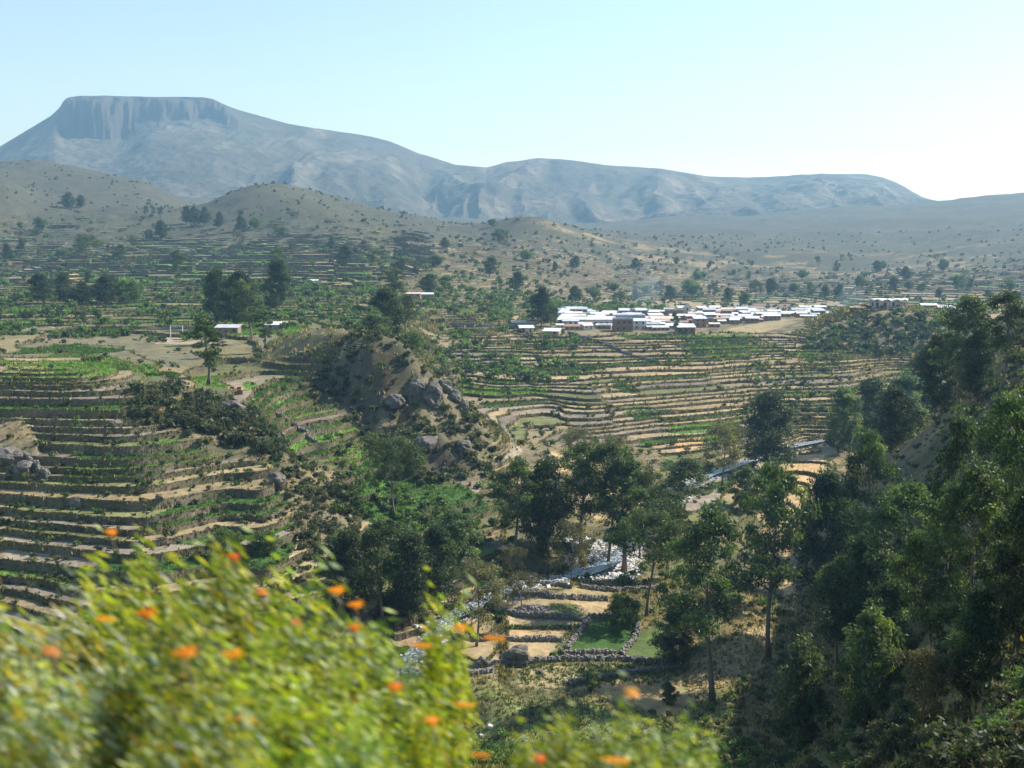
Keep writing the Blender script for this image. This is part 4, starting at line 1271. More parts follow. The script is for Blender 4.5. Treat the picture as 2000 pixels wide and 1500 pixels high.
# ------------------------------------------------------------------ shrubs
def shrub_proto(seed, c0, n=26, ncl=9):
    rng = np.random.default_rng(seed)
    C, R, cc = [], [], []
    for i in range(ncl):
        a = rng.uniform(0, 6.28); r = rng.uniform(0, .62)
        C.append((r * math.cos(a), r * math.sin(a), rng.uniform(.25, .75) * (1.1 - .5 * r)))
        q = rng.uniform(.26, .42); R.append((q, q, q * .85)); cc.append(np.array(c0) * rng.uniform(.65, 1.4))
    V, F, col = leaf_cloud(C, R, n, .19, rng, .1, .5, np.array(cc), .6)
    mb = MB()
    for i in range(6):
        a = i * 1.05 + rng.uniform(-.3, .3)
        mb.tube([(0, 0, -.15), (.2 * math.cos(a), .2 * math.sin(a), .25), (.5 * math.cos(a), .5 * math.sin(a), .6)], [.035, .025, .01], 4)
    return mb.mesh('stem', M_TWIG), np_mesh('foliage', V, F, M_SHRUB, col), (V, F, col)
SH = {'green': [shrub_proto(s, (.085, .13, .038), 46) for s in (1, 2, 3)], 'olive': [shrub_proto(s, (.10, .098, .05), 46) for s in (4, 5, 6)], 'dark': [shrub_proto(s, (.052, .066, .032), 46) for s in (7, 8, 9)], 'lush': [shrub_proto(s, (.11, .165, .04), 60, 11) for s in (10, 11)]}
LO = {k: [shrub_proto(s + 50, c, 8, 7)[2] for s in range(3)] for k, c in (('green', (.085, .13, .038)), ('olive', (.10, .098, .052)), ('dark', (.052, .066, .032)), ('lush', (.11, .165, .04)))}

LOD2 = {k: [shrub_proto(s + 80, np.array(LO[k][0][2]).mean(0) / 1.02, 5, 4)[2] for s in range(3)] for k in LO}

def scatter(n, px0, px1, y0, y1, seed):
    r = np.random.default_rng(seed)
    return r.uniform(px0, px1, n), np.exp(r.uniform(math.log(y0), math.log(y1), n)), r
SIZE_K = 1.5
S_ALL = []   # px, Y, size, kind, label
def patch(n, px0, px1, y0, y1, s0, s1, kinds, label, seed, cond=None, clump=.0):
    px, Y, r = scatter(n, px0, px1, y0, y1, seed)
    s = (s0 + (s1 - s0) * r.random(n) ** 1.7) * SIZE_K
    ok = np.ones(n, bool)
    if cond is not None: ok &= cond(px, Y) > r.random(n)
    if clump:
        x = (px - 1000) / F_PX * Y
        ok &= fbm(x / 22.0, Y / 22.0, 3, seed + 500) > clump - .25
    for i in np.nonzero(ok)[0]:
        S_ALL.append((px[i], Y[i], s[i], kinds[r.integers(len(kinds))], label))
patch(3000, -140, 1130, 420, 800, 1.4, 4.6, ['green', 'green', 'lush', 'dark'], 'round green shrub on the bushy plateau', 1, clump=.22)
patch(900, -140, 1300, 600, 1050, 2.5, 6, ['green', 'dark', 'lush'], 'hazy shrub on the slope behind the plateau', 2, clump=.2)
patch(560, 960, 1300, 560, 800, 2.2, 5, ['green', 'lush', 'green'], 'rounded green bush on the slope behind the village', 3, cond=lambda p, Y: (p < 700 + 600 * (Y - 480) / 200) * 1.0)
patch(460, 250, 560, 238, 266, 1.0, 3.6, ['dark', 'olive', 'dark'], 'dark scrub bush on the crest of the bulging hillside', 4, cond=lambda p, Y: blob(p, Y, 400, 250, 165, 16))
patch(320, 520, 700, 200, 262, .8, 2.4, ['olive', 'olive', 'dark'], 'dry bush on the rounded end of the bulging hillside', 5, cond=lambda p, Y: blob(p, Y, 625, 232, 85, 36))
patch(1000, 520, 1000, 262, 345, .8, 2.8, ['dark', 'olive', 'dark'], 'dark scrub bush on the rocky knoll', 6, cond=lambda p, Y: np.maximum(blob(p, Y, 760, 316, 190, 26), blob(p, Y, 870, 287, 110, 24)))
patch(420, 1560, 1900, 500, 552, 1.6, 4.4, ['dark', 'green', 'dark'], 'dark bush on the scrubby bank under the round white pavilion', 7, cond=lambda p, Y: blob(p, Y, 1740, 526, 190, 22))
patch(1300, 820, 1860, 360, 560, .7, 2.2, ['olive', 'dark', 'green', 'olive'], 'bush dotted on the wide stepped slope under the village', 8, clump=.25)
patch(160, 1460, 1640, 380, 500, 1.0, 3, ['olive', 'dark', 'green'], 'bush in the scrubby gully down the middle of the stepped slope', 18)
patch(1100, -140, 700, 180, 262, .4, 1.5, ['olive', 'dark', 'green'], 'low bush on a terrace wall of the bulging hillside', 9)
patch(360, -140, 800, 264, 440, .7, 2.4, ['green', 'dark', 'olive'], 'bush between the strips of the plateau edge', 10, clump=.2)
patch(420, 640, 1010, 185, 275, .8, 2.6, ['green', 'lush', 'green', 'dark'], 'green bush in the hollow below the rocky knoll', 11)
patch(360, 1000, 1560, 200, 350, .8, 2.6, ['green', 'dark', 'olive', 'lush'], 'bush along the river bank', 12)
patch(1300, 560, 1480, 60, 160, .4, 1.7, ['lush', 'lush', 'green', 'lush'], 'green bush on the steep bank behind the flowering bushes', 13, clump=.1)
patch(1000, 1500, 2060, 26, 230, .5, 1.9, ['dark', 'olive', 'dark', 'green'], 'bush under the eucalyptus on the shaded slope', 14)
patch(500, 1700, 2060, 150, 262, .4, 1.6, ['olive', 'dark', 'green'], 'bush on the dry grassy slope below the crest trees', 15)
patch(1500, 900, 2120, 680, 1300, 1.5, 4.5, ['dark', 'olive', 'green'], 'hazy bush on the plain beyond the village', 16, clump=.15)
patch(6500, -140, 2120, 960, 2000, .7, 4.0, ['dark', 'olive', 'dark'], 'low far bush dotted on the hills', 27, clump=.36)
patch(320, -140, 1500, 1000, 1900, 3, 6, ['dark', 'olive'], 'far dark bush dotted on the hills', 17, clump=.1)
patch(420, 1280, 1640, 120, 215, .5, 1.6, ['olive', 'green', 'olive'], 'bush on the dry grass bank', 19)
for pts, lab in (([(980, 1228), (1112, 1228)], 'leafy hedge bush between two dry fields'), ([(1072, 1288), (1112, 1268), (1135, 1240)], 'leafy bush along the pale wall left of the green field')):
    for (x1, y1), (x2, y2) in zip(pts[:-1], pts[1:]):
        for t in np.linspace(0, 1, 16):
            p = hit(x1 + (x2 - x1) * t, y1 + (y2 - y1) * t, 140)
            S_ALL.append((1000 + p.x / p.y * F_PX, p.y, 1.0 + .7 * hash2(int(t * 100), x1, 4), 'green', lab))
SA = np.array([(a, b, c) for a, b, c, _, _ in S_ALL])
sxx, syy = (SA[:, 0] - 1000) / F_PX * SA[:, 1], SA[:, 1]
szz = ground(sxx, syy)
rd_, _ = river_dist(sxx, syy)
fpx, frow = project(sxx, syy, szz)
skip = rd_ < 2.2
for pts, colr in FIELDS[:13]:
    skip |= in_poly(fpx, frow, pts) & (syy > 140) & (syy < 360)
town = (SA[:, 0] > 1000) & (SA[:, 0] < 1600) & (syy > 572) & (syy < 705)
skip |= town
rank = np.where(skip, -1, SA[:, 2] / SA[:, 1] * ((fpx > -20) & (fpx < 2020) & (frow < 1520)))
order_s = np.argsort(-rank)
N_SHRUB = 285
LANDMARKS = [(400, 700, 'by the tiered tree'), (450, 600, 'under the tall cluster'), (140, 590, 'by the golden patch'), (560, 570, 'right of the tall cluster'), (770, 620, 'by the conifer like tree'), (30, 700, 'by the left frame edge'),
 (330, 800, 'left on the crest'), (440, 820, 'right on the crest'), (520, 860, 'near the slanting wall'), (620, 950, 'on the rounded end'), (680, 720, 'on the knoll top'), (770, 780, 'in the knoll middle'), (870, 800, 'at the knoll brink'), (930, 860, 'on the knoll tail'), (770, 950, 'behind the umbrella tree'), (700, 1080, 'by the thicket'),
 (900, 1090, 'by the fenced meadow'), (1100, 1120, 'by the white stones'), (1240, 1100, 'under the spreading eucalyptus'), (1330, 960, 'by the water'), (1410, 930, 'by the airy grey tree'), (1500, 900, 'by the far bend'), (1010, 1300, 'by the boulder'), (1180, 1290, 'by the green field'), (1160, 1350, 'by the conical tree'), (1000, 1400, 'by the stream'), (1120, 1430, 'right of the stream'), (1250, 1420, 'on the lower bank'), (1385, 1390, 'at the bare trunk'), (1500, 1300, 'at the straight trunk'), (1450, 1450, 'left of the sapling'), (1560, 1470, 'under the sapling'),
 (1700, 1440, 'under the young eucalyptus'), (1620, 1400, 'below the straight trunk'), (1760, 1400, 'between the saplings'), (1800, 1485, 'beside the sparse sapling'), (1900, 1490, 'low in the dark corner'), (1985, 1485, 'at the frame corner'), (1985, 1250, 'under the frame edge trees'), (1850, 1330, 'under the gappy crown'), (1650, 1280, 'behind the soft sapling'), (1740, 1300, 'under the yellow tipped tree'), (1880, 1420, 'above the dark corner'), (1960, 1420, 'by the corner bank'), (1350, 1470, 'far left of the sapling'), (1640, 1480, 'right of the sapling'), (1720, 1490, 'at the bottom edge'), (1850, 1450, 'in the dark corner'), (1950, 1350, 'right in the dark corner'), (1900, 800, 'under the crest group'), (1960, 760, 'by the frame edge crest'), (1800, 900, 'on the grassy slope'), (1700, 870, 'over the river bend'), (1740, 640, 'under the pavilion'), (1650, 650, 'left under the pavilion'), (1810, 640, 'right under the pavilion'), (1100, 700, 'below the lane'), (1250, 720, 'below the hall'), (1450, 720, 'right of centre'), (1550, 780, 'in the gully'), (950, 580, 'left of the village'), (1150, 590, 'behind the hall')]
_sf = {}
KW = {'green': 'green', 'lush': 'bright green', 'olive': 'olive', 'dark': 'dark green'}
for i in order_s[:N_SHRUB]:
    _, _, s, kind, lab = S_ALL[i]
    v = int(i) % len(SH[kind])
    if (kind, v) not in _sf:
        o = empty('shrub'); link('stem', SH[kind][v][0], o); link('foliage', SH[kind][v][1], o); _sf[(kind, v)] = o
    else:
        o = copy_tree(_sf[(kind, v)])
    o.location = (sxx[i], syy[i], szz[i] - .05)
    o.rotation_euler = (0, 0, i * 1.7 % 6.28); o.scale = (s * .62, s * .62, s * .6)
    words = lab.replace('dark scrub', 'scrub').replace('dark bush', 'bush').replace('green bush', 'bush').replace('round green', 'round').replace('dry bush', 'bush')
    near = min(LANDMARKS, key=lambda q: abs(q[0] - fpx[i]) + abs(q[1] - frow[i]))[2]
    sz_word = 'large' if s > 3.2 else 'small' if s < 1.8 else 'mid sized'
    l2 = f'{sz_word} {KW[kind]} {words}'
    l2 = ' '.join((l2 + ', ' + near).split()[:16]) if len((l2 + ', ' + near).split()) <= 16 else f'{sz_word} {KW[kind]} bush {near}'
    tag(o, l2, 'shrub', 'shrubs: ' + lab)
rest_s = [i for i in order_s[N_SHRUB:] if rank[i] > 0]
Vs, Fs, Cs, nb_ = [], [], [], 0
app = SA[:, 2] / SA[:, 1] * F_PX          # apparent width in photo pixels
for kind in ('green', 'olive', 'dark', 'lush'):
    for v in range(6):
        fine = v < 3
        ids_ = np.array([i for i in rest_s if S_ALL[i][3] == kind and i % 3 == v % 3 and (app[i] > 13) == fine], dtype=int)
        if not len(ids_): continue
        bV, bF, bC = (LO if fine else LOD2)[kind][v % 3]
        bV = bV.reshape(-1, 4, 3); cq = bV.mean(1, keepdims=True); bV = (cq + (bV - cq) * (2.7 if fine else 4.2)).reshape(-1, 3)
        a = ids_ * 1.7 % 6.28
        s = SA[ids_, 2] * .62
        x = bV[None, :, 0] * np.cos(a)[:, None] - bV[None, :, 1] * np.sin(a)[:, None]
        y = bV[None, :, 0] * np.sin(a)[:, None] + bV[None, :, 1] * np.cos(a)[:, None]
        W = np.stack([x * s[:, None] + sxx[ids_][:, None], y * s[:, None] + syy[ids_][:, None], bV[None, :, 2] * s[:, None] + szz[ids_][:, None]], -1)
        Vs.append(W.reshape(-1, 3)); Fs.append((bF[None] + (np.arange(len(ids_)) * len(bV))[:, None, None]).reshape(-1, 4) + nb_); nb_ += W.shape[0] * W.shape[1]
        tint = (.75 + .5 * hash2(ids_, ids_ * 0, 8))[:, None, None]
        Cs.append((bC[None] * tint).reshape(-1, 3))
tag(link('scrub', np_mesh('scrub', np.concatenate(Vs), np.concatenate(Fs), M_SHRUB, np.concatenate(Cs))), 'small bushes growing all over the valley slopes', None, None, 'stuff')
print('shrubs', len(S_ALL), 'scrub tris', sum(len(f) for f in Fs) * 2)

# ------------------------------------------------------------------ grass on wall tops and faces, dry grass on the slopes, crops on the green strips
def tufts(P, h, col, rng, blades=3, spread=.3, wide=.28):
    n = len(P)
    B = np.repeat(P, blades, 0); H = np.repeat(h, blades) * rng.uniform(.6, 1.2, n * blades)
    a = rng.uniform(0, 6.28, n * blades)
    off = rng.normal(0, spread, (n * blades, 2)) * np.repeat(h, blades)[:, None]
    B[:, :2] += off
    w = (wide * H)[:, None]
    d = np.stack([np.cos(a), np.sin(a)], 1)
    v0 = B.copy(); v0[:, :2] += d * w; v1 = B.copy(); v1[:, :2] -= d * w
    v2 = B.copy(); v2[:, 2] += H; v2[:, :2] += rng.normal(0, .35, (n * blades, 2)) * H[:, None]
    v0[:, 2] -= .05; v1[:, 2] -= .05
    V = np.stack([v0, v1, v2], 1).reshape(-1, 3)
    C = np.repeat(np.repeat(col, blades, 0) * rng.uniform(.7, 1.3, n * blades)[:, None], 3, 0)
    return V, np.arange(len(V)).reshape(-1, 3), C
rt = np.random.default_rng(77)
wgt = w_len / WA[:, 1] ** .9 * smooth01(900, 600, WA[:, 1])
NW = 80000
ii = rt.choice(len(WA), NW, p=wgt / wgt.sum())
t = rt.random(NW)[:, None]
Pw = WA[ii, :4] * (1 - t) + WB[ii, :4] * t
f = np.where(rt.random(NW) < .5, 0, rt.random(NW))
P = Pw[:, :3].copy(); P[:, 2] -= f * Pw[:, 3]; P[:, 1] -= .1 + .25 * f
hgt = (.3 + .6 * rt.random(NW) ** 2) * np.clip(Pw[:, 1] / 300, .75, 1.7)
pick = rt.random(NW)[:, None]
gw = np.where(pick < .42, np.array((.30, .235, .12)), np.where(pick < .72, np.array((.085, .105, .03)), np.array((.11, .09, .05))))
V1_, F1_, C1_ = tufts(P, hgt, gw, rt)
px, Y, _ = scatter(75000, -140, 2150, 28, 480, 78)
px2, Y2, _ = scatter(30000, 900, 1750, 110, 215, 79)
px, Y = np.concatenate([px, px2]), np.concatenate([Y, Y2])
x = (px - 1000) / F_PX * Y
zb, _, wv = ground_base(x, Y)
ok = (wv > .4) & (rt.random(len(px)) < .75)
fx, fr = project(x, Y, zb)
for pts, colr in FIELDS[:10]: ok &= ~(in_poly(fx, fr, pts) & (Y > 140) & (Y < 260))
rdd, _ = river_dist(x, Y); ok &= rdd > 2.5
x, Y, px = x[ok], Y[ok], px[ok]
P = np.stack([x, Y, ground(x, Y)], 1)
pick = rt.random(len(x))[:, None]
lushy = (smooth01(170, 140, Y) * smooth01(1500, 1400, px))[:, None]
gw = np.where(pick < .6 - .45 * lushy, np.array((.33, .26, .135)), np.where(pick < .8, np.array((.09, .11, .035)), np.array((.15, .12, .065))))
V2_, F2_, C2_ = tufts(P, (.3 + .5 * rt.random(len(x))) * np.clip(Y / 220, .5, 1.6), gw, rt)
tag(link('grass', np_mesh('grass', np.concatenate([V1_, V2_]), np.concatenate([F1_, F2_ + len(V1_)]), M_GRASS, np.concatenate([C1_, C2_]))), 'dry and green grass tufts on wall tops and slopes', None, None, 'stuff')
gi = np.nonzero(tgreen & (ww[:, 0] < .4) & (cen[:, 1] < 640) & (c_px > -140) & (c_px < 2100))[0]
ar = np.linalg.norm(np.cross(tris[gi, 1, :3] - tris[gi, 0, :3], tris[gi, 2, :3] - tris[gi, 0, :3]), axis=1) / cen[gi, 1] ** 1.2
NC = 42000
jj = rt.choice(gi, NC, p=ar / ar.sum())
b1, b2 = rt.random(NC), rt.random(NC)
sw = b1 + b2 > 1; b1[sw] = 1 - b1[sw]; b2[sw] = 1 - b2[sw]
P = tris[jj, 0, :3] + (tris[jj, 1, :3] - tris[jj, 0, :3]) * b1[:, None] + (tris[jj, 2, :3] - tris[jj, 0, :3]) * b2[:, None]
cg = np.clip(tcol[jj] * 1.15, .02, .4)
V3_, F3_, C3_ = tufts(P, (.25 + .3 * rt.random(NC)) * np.clip(P[:, 1] / 280, .8, 1.6), cg, rt, 3, .5, .35)
q = [hit(a, b, 140) for a, b in zip(rt.uniform(1015, 1328, 420), rt.uniform(1298, 1338, 420))]
Pq = np.array(q)
V4_, F4_, C4_ = tufts(Pq, .35 + .25 * rt.random(len(Pq)), np.tile(np.array((.10, .14, .05)), (len(Pq), 1)), rt, 5, .5, .35)
tag(link('crops', np_mesh('crops', np.concatenate([V3_, V4_]), np.concatenate([F3_, F4_ + len(V3_)]), M_GRASS, np.concatenate([C3_, C4_]))), 'low leafy green crops growing on the terrace strips', None, None, 'stuff')
# ------------------------------------------------------------------ village
M_ADOBE = simple_mat('adobe_wall', (.27, .20, .145), .9, .25, .5, .15, objrand=.25)
M_BRICK = simple_mat('brick_wall', (.26, .17, .125), .9, .2, .8, .15, objrand=.1)
M_PLASTER = simple_mat('plaster_wall', (.55, .51, .45), .85, .15, .5, .2, objrand=.15)
M_DARK = simple_mat('dark_opening', (.035, .032, .03), .6, .2, 1, .3)
M_WOOD = simple_mat('door_wood', (.16, .10, .06), .7, .3, 2, .2)
M_WHITE = simple_mat('white_paint', (.78, .77, .74), .6, .1, .8, .3)
M_PINK = simple_mat('pinkish_paint', (.62, .50, .44), .7, .15, .8, .2)
ROOFS = {'white': simple_mat('white_tin', (.66, .67, .69), .4, .3, .5, .5, objrand=.16),
         'grey': simple_mat('grey_tin', (.46, .48, .50), .4, .2, .35, .5, objrand=.15),
         'tan': simple_mat('tan_roof', (.58, .47, .37), .6, .2, .4, .3, objrand=.1),
         'rusty': simple_mat('rusty_tin', (.33, .19, .12), .7, .3, .6, .3, objrand=.15)}

def slab(mb, p, th=.12):
    """a flat quad with thickness"""
    q = [Vector(v) for v in p]
    n = (q[1] - q[0]).cross(q[3] - q[0]).normalized() * th
    mb.add([*q, *[v - n for v in q]], [(0, 1, 2, 3), (7, 6, 5, 4), (0, 4, 5, 1), (1, 5, 6, 2), (2, 6, 7, 3), (3, 7, 4, 0)])

def house_meshes(w, d, h, shape, seed, storeys=1):
    rng = random.Random(seed)
    H = h * storeys
    hw, hd = w / 2, d / 2
    wall, roof, doors, wins = MB(), MB(), [], []
    rise = d * .5 * math.tan(math.radians(15)) if shape == 'gable' else d * math.tan(math.radians(10)) if shape == 'shed' else 0
    b = -1.2
    if shape == 'gable':
        wall.add([(-hw, -hd, b), (hw, -hd, b), (hw, hd, b), (-hw, hd, b), (-hw, -hd, H), (hw, -hd, H), (hw, hd, H), (-hw, hd, H), (-hw, 0, H + rise), (hw, 0, H + rise)],
                 [(0, 1, 5, 4), (2, 3, 7, 6), (1, 2, 6, 9, 5), (3, 0, 4, 8, 7), (4, 5, 9, 8), (6, 7, 8, 9)])
        o = .35
        k = rise / hd
        slab(roof, [(-hw - o, -hd - o, H - o * k + .1), (hw + o, -hd - o, H - o * k + .1), (hw + o, 0, H + rise + .1), (-hw - o, 0, H + rise + .1)])
        slab(roof, [(hw + o, hd + o, H - o * k + .1), (-hw - o, hd + o, H - o * k + .1), (-hw - o, 0, H + rise + .1), (hw + o, 0, H + rise + .1)])
    elif shape == 'shed':
        wall.add([(-hw, -hd, b), (hw, -hd, b), (hw, hd, b), (-hw, hd, b), (-hw, -hd, H), (hw, -hd, H), (hw, hd, H + rise), (-hw, hd, H + rise)],
                 [(0, 1, 5, 4), (1, 2, 6, 5), (2, 3, 7, 6), (3, 0, 4, 7), (4, 5, 6, 7)])
        o = .35; k = rise / d
        slab(roof, [(-hw - o, -hd - o, H - o * k + .12), (hw + o, -hd - o, H - o * k + .12), (hw + o, hd + o, H + rise + o * k + .12), (-hw - o, hd + o, H + rise + o * k + .12)])
    else:
        wall.box((0, 0, (H + b) / 2), (w, d, H - b))
        roof.box((0, 0, H + .12), (w + .3, d + .3, .22))
        for sx, sy, lx, ly in ((0, -hd, w, .2), (0, hd, w, .2), (-hw, 0, .2, d - .3), (hw, 0, .2, d - .3)):
            roof.box((sx, sy, H + .45), (lx, ly, .45))
    n = max(2, int(w / 3))
    door_at = rng.randrange(n)
    for s in range(storeys):
        for i in range(n):
            x = -hw + w * (i + .5) / n
            if s == 0 and i == door_at:
                m = MB(); m.box((x, -hd - .01, 1.0), (.95, .1, 2.0)); doors.append(m)
            else:
                m, g = MB(), MB()
                z = s * h + 1.5
                for dx, dz, lx, lz in ((0, .55, 1.16, .1), (0, -.55, 1.16, .1), (-.53, 0, .1, 1.0), (.53, 0, .1, 1.0)):
                    m.box((x + dx, -hd - .03, z + dz), (lx, .12, lz))
                g.box((x, -hd - .012, z), (.96, .06, 1.0))
                wins.append((m, g))
    return (wall.mesh('wall'), roof.mesh('roof'), [m.mesh('door', M_WOOD) for m in doors], [(m.mesh('window', M_WOOD), g.mesh('pane', M_DARK)) for m, g in wins])

HP = [(house_meshes(w, d, h, sh, i, st), w, d, sh) for i, (w, d, h, sh, st) in enumerate((
    (8, 6, 2.5, 'gable', 1), (11, 6.5, 2.7, 'gable', 1), (6, 5, 2.4, 'shed', 1), (9, 5.5, 2.5, 'shed', 1), (14, 7, 2.8, 'gable', 1), (7.5, 6.5, 2.6, 'gable', 1), (10, 7, 2.6, 'flat', 1), (8, 7, 2.6, 'shed', 2), (12, 6, 2.6, 'shed', 1)))]
_hf = {}
def build_house(proto, wallm, roofm, loc, rz, label, group=None, scale=1.0, name='house', cat='house', key=None):
    (wm, rm, ds, ws), w, d, sh = proto
    k = (id(wm), wallm.name, roofm.name)
    if k not in _hf:
        o = empty(name)
        a = wm.copy(); a.materials.append(wallm); link('wall', a, o)
        b = rm.copy(); b.materials.append(roofm); link('roof', b, o)
        for q in ds: link('door', q, o)
        for q, g in ws:
            fr = link('window', q, o); link('pane', g, fr)
        _hf[k] = o
    else:
        o = copy_tree(_hf[k])
    o.name = name
    o.location = loc; o.rotation_euler = (0, 0, rz); o.scale = (scale, scale, scale)
    o['label'] = label; o['category'] = cat
    if group: o['group'] = group
    elif 'group' in o: del o['group']
    return o

def one_house(px, row, w, d, h, shape, storeys, wallm, roofm, rz, label, ymin=25, name='house', cat='house'):
    p = hit(px, row, ymin)
    return build_house((house_meshes(w, d, h, shape, int(px), storeys), w, d, shape), wallm, roofm, (p.x, p.y, p.z), rz, label, None, 1.0, name, cat), p

SPECIAL = [
 (1145, 636, 31, 9, 3.6, 'gable', 1, M_PLASTER, ROOFS['white'], .02, 'long low hall with white tin roof, the longest roof of the village', 'hall'),
 (1216, 646, 9, 8, 3.0, 'flat', 2, M_BRICK, ROOFS['grey'], .1, 'two storey brown brick house right of the long white hall', 'house'),
 (1228, 632, 17, 8, 4.2, 'flat', 1, M_BRICK, ROOFS['grey'], .05, 'wide flat roofed grey brown building behind the two storey brick house', 'building'),
 (1268, 632, 9, 8, 3.0, 'gable', 1, M_ADOBE, ROOFS['tan'], -.1, 'adobe house with tan roof right of the wide flat roofed building, left of two', 'house'),
 (1292, 633, 12, 9, 3.2, 'gable', 1, M_ADOBE, ROOFS['tan'], -.1, 'adobe house with tan roof, right and larger of two', 'house'),
 (1252, 616, 10, 7, 3.4, 'flat', 1, M_BRICK, ROOFS['grey'], .0, 'grey flat roofed block at the back of the village', 'building'),
 (1316, 620, 10, 7, 4.4, 'flat', 1, M_BRICK, ROOFS['tan'], .0, 'tall brown block with tan parapet in the middle of the village', 'building'),
 (1338, 650, 9, 7, 3.0, 'shed', 1, M_BRICK, ROOFS['white'], .0, 'brown house with white roof at the front edge beside the slim tree', 'house'),
 (1020, 640, 11, 6, 3.0, 'gable', 1, M_ADOBE, ROOFS['tan'], .15, 'adobe house with tan roof left of the dark tall tree at the village end', 'house'),
 (1028, 648, 7, 5, 2.4, 'shed', 1, M_PLASTER, ROOFS['white'], .1, 'small white roofed shed under the adobe house with tan roof', 'shed'),
 (1078, 656, 8, 6, 2.2, 'shed', 1, M_ADOBE, ROOFS['white'], -.25, 'low shed with tilted white roof at the lower left corner of the village', 'shed'),
 (446, 652, 9, 5, 2.6, 'shed', 1, M_ADOBE, ROOFS['grey'], -.05, 'low shed with pinkish grey tin roof under the tall plateau trees', 'shed'),
 (540, 645, 8, 5, 2.4, 'shed', 1, M_ADOBE, ROOFS['white'], .05, 'low house with white tin roof at the right of the tall plateau trees', 'house'),
 (806, 582, 10, 6, 2.6, 'gable', 1, M_ADOBE, ROOFS['tan'], .0, 'long low house with pale roof behind the conifer like tree, left of two', 'house'),
 (832, 581, 9, 6, 2.6, 'gable', 1, M_ADOBE, ROOFS['white'], .05, 'low house with pale roof behind the conifer like tree, right of two', 'house'),
 (612, 553, 6, 5, 2.2, 'shed', 1, M_ADOBE, ROOFS['grey'], .0, 'tiny tin roofed hut among the plateau bushes', 'hut'),
 (461, 770, 3.4, 2.6, 1.2, 'shed', 1, M_ADOBE, ROOFS['rusty'], .2, 'tiny hut with orange brown roof on the terraces behind the bulging hillside', 'hut'),
]
spec_xy = []
for px, row, w, d, h, sh, st, wm, rm, rz, lab, cat in SPECIAL:
    o, p = one_house(px, row, w, d, h, sh, st, wm, rm, rz, lab, 550 if 900 < px < 1400 else 260 if px < 500 else 300, cat if cat in ('hall', 'shed', 'hut', 'building') else 'house', cat)
    spec_xy.append((p.x, p.y, max(w * .62, d)))
hr = np.random.default_rng(21)
WORDS = {'gable': 'gabled', 'shed': 'single-slope', 'flat': 'flat'}
n_h = 0
Yv = 574.0
while Yv < 712:
    px_hi = 1345 + max(0, (Yv - 582)) * 2.55 if Yv < 685 else 1620
    x = (1082 - 1000) / F_PX * Yv + hr.uniform(0, 6)
    while x < (px_hi - 1000) / F_PX * Yv:
        i = int(hr.integers(0, len(HP)))
        pr = HP[i]
        xx, yy = x + pr[1] / 2, Yv + hr.normal(0, 1.3)
        x += pr[1] * .82 + hr.uniform(.5, 4.5)
        if any(abs(xx - a) < r + pr[1] * .5 and abs(yy - b) < 9.5 for a, b, r in spec_xy): continue
        if hr.random() < .14: continue
        rm = hr.choice(['white', 'grey', 'tan', 'rusty'], p=[.56, .24, .12, .08])
        wmn = hr.choice(['adobe', 'brick', 'plaster'], p=[.55, .25, .2])
        pxh = 1000 + xx / yy * F_PX
        rowp = 'in the front row' if yy < 596 else 'behind the front row' if yy < 622 else 'in the middle rows' if yy < 655 else 'in the back rows'
        colp = ('below the long hall' if yy < 625 else 'behind the long hall') if pxh < 1200 else 'near the brick house' if pxh < 1270 else 'near the tan roofs' if pxh < 1325 else 'by the slim tree' if pxh < 1390 else 'right of the slim tree' if pxh < 1460 else 'near the right end' if pxh < 1530 else 'at the right end'
        szw = 'long' if pr[1] > 10 else 'small' if pr[1] < 7 else 'low'
        if i == 7: szw = 'two-storey'
        lab = f'{szw} {wmn} house, {rm} {WORDS[pr[3]]} roof, {rowp} {colp}'
        build_house(pr, {'adobe': M_ADOBE, 'brick': M_BRICK, 'plaster': M_PLASTER}[wmn], ROOFS[rm], (xx, yy, gz(xx, yy) + hr.uniform(-.5, .9)), hr.normal(0, .2), lab, 'tin roofed houses of the village', hr.uniform(.66, .92))
        n_h += 1
    Yv += 7.4
for k, (px, row, rm) in enumerate([(1812, 610, 'white'), (1826, 607, 'white'), (1842, 609, 'white'), (1850, 613, 'white'), (1868, 612, 'white'), (1905, 612, 'white'), (1572, 606, 'white'), (1590, 612, 'white'), (1600, 606, 'white'), (1560, 612, 'grey'), (1585, 616, 'white')]):
    p = hit(px, row, 590)
    build_house(HP[(k * 3) % 6], M_ADOBE, ROOFS[rm], (p.x, p.y, p.z), .1 * (k % 3 - 1), ('house with white roof right of the round white pavilion' if px > 1700 else 'house with white roof at the left foot of the pavilion hill') + (', nearest it' if k in (0, 8) else ', farthest from it' if k in (5, 9) else ''), 'houses beside the pavilion hill')
print('houses', n_h)

# chapel tower
p = hit(1341, 618, 640)
o = empty('chapel', p); tag(o, 'small white chapel front with arched bell opening at the back of the village', 'chapel')
m = MB(); m.box((0, 0, 2.4), (4.2, 5, 6.8)); m.add([(-2.1, -2.5, 5.8), (2.1, -2.5, 5.8), (2.1, -1.9, 5.8), (-2.1, -1.9, 5.8), (-.9, -2.5, 7.4), (.9, -2.5, 7.4), (.9, -1.9, 7.4), (-.9, -1.9, 7.4)], [(0, 1, 5, 4), (1, 2, 6, 5), (2, 3, 7, 6), (3, 0, 4, 7), (4, 5, 6, 7)])
link('wall', m.mesh('wall', M_PLASTER), o)
m = MB()
m.add([(.55 * math.cos(a), -2.52, 4.6 + .55 * math.sin(a) + (.0 if math.sin(a) > 0 else -.5)) for a in [k * .3927 for k in range(16)]], [tuple(range(16))])
m.box((0, -2.5, 1), (1.3, .1, 2.2))
link('door', m.mesh('door', M_DARK), o)

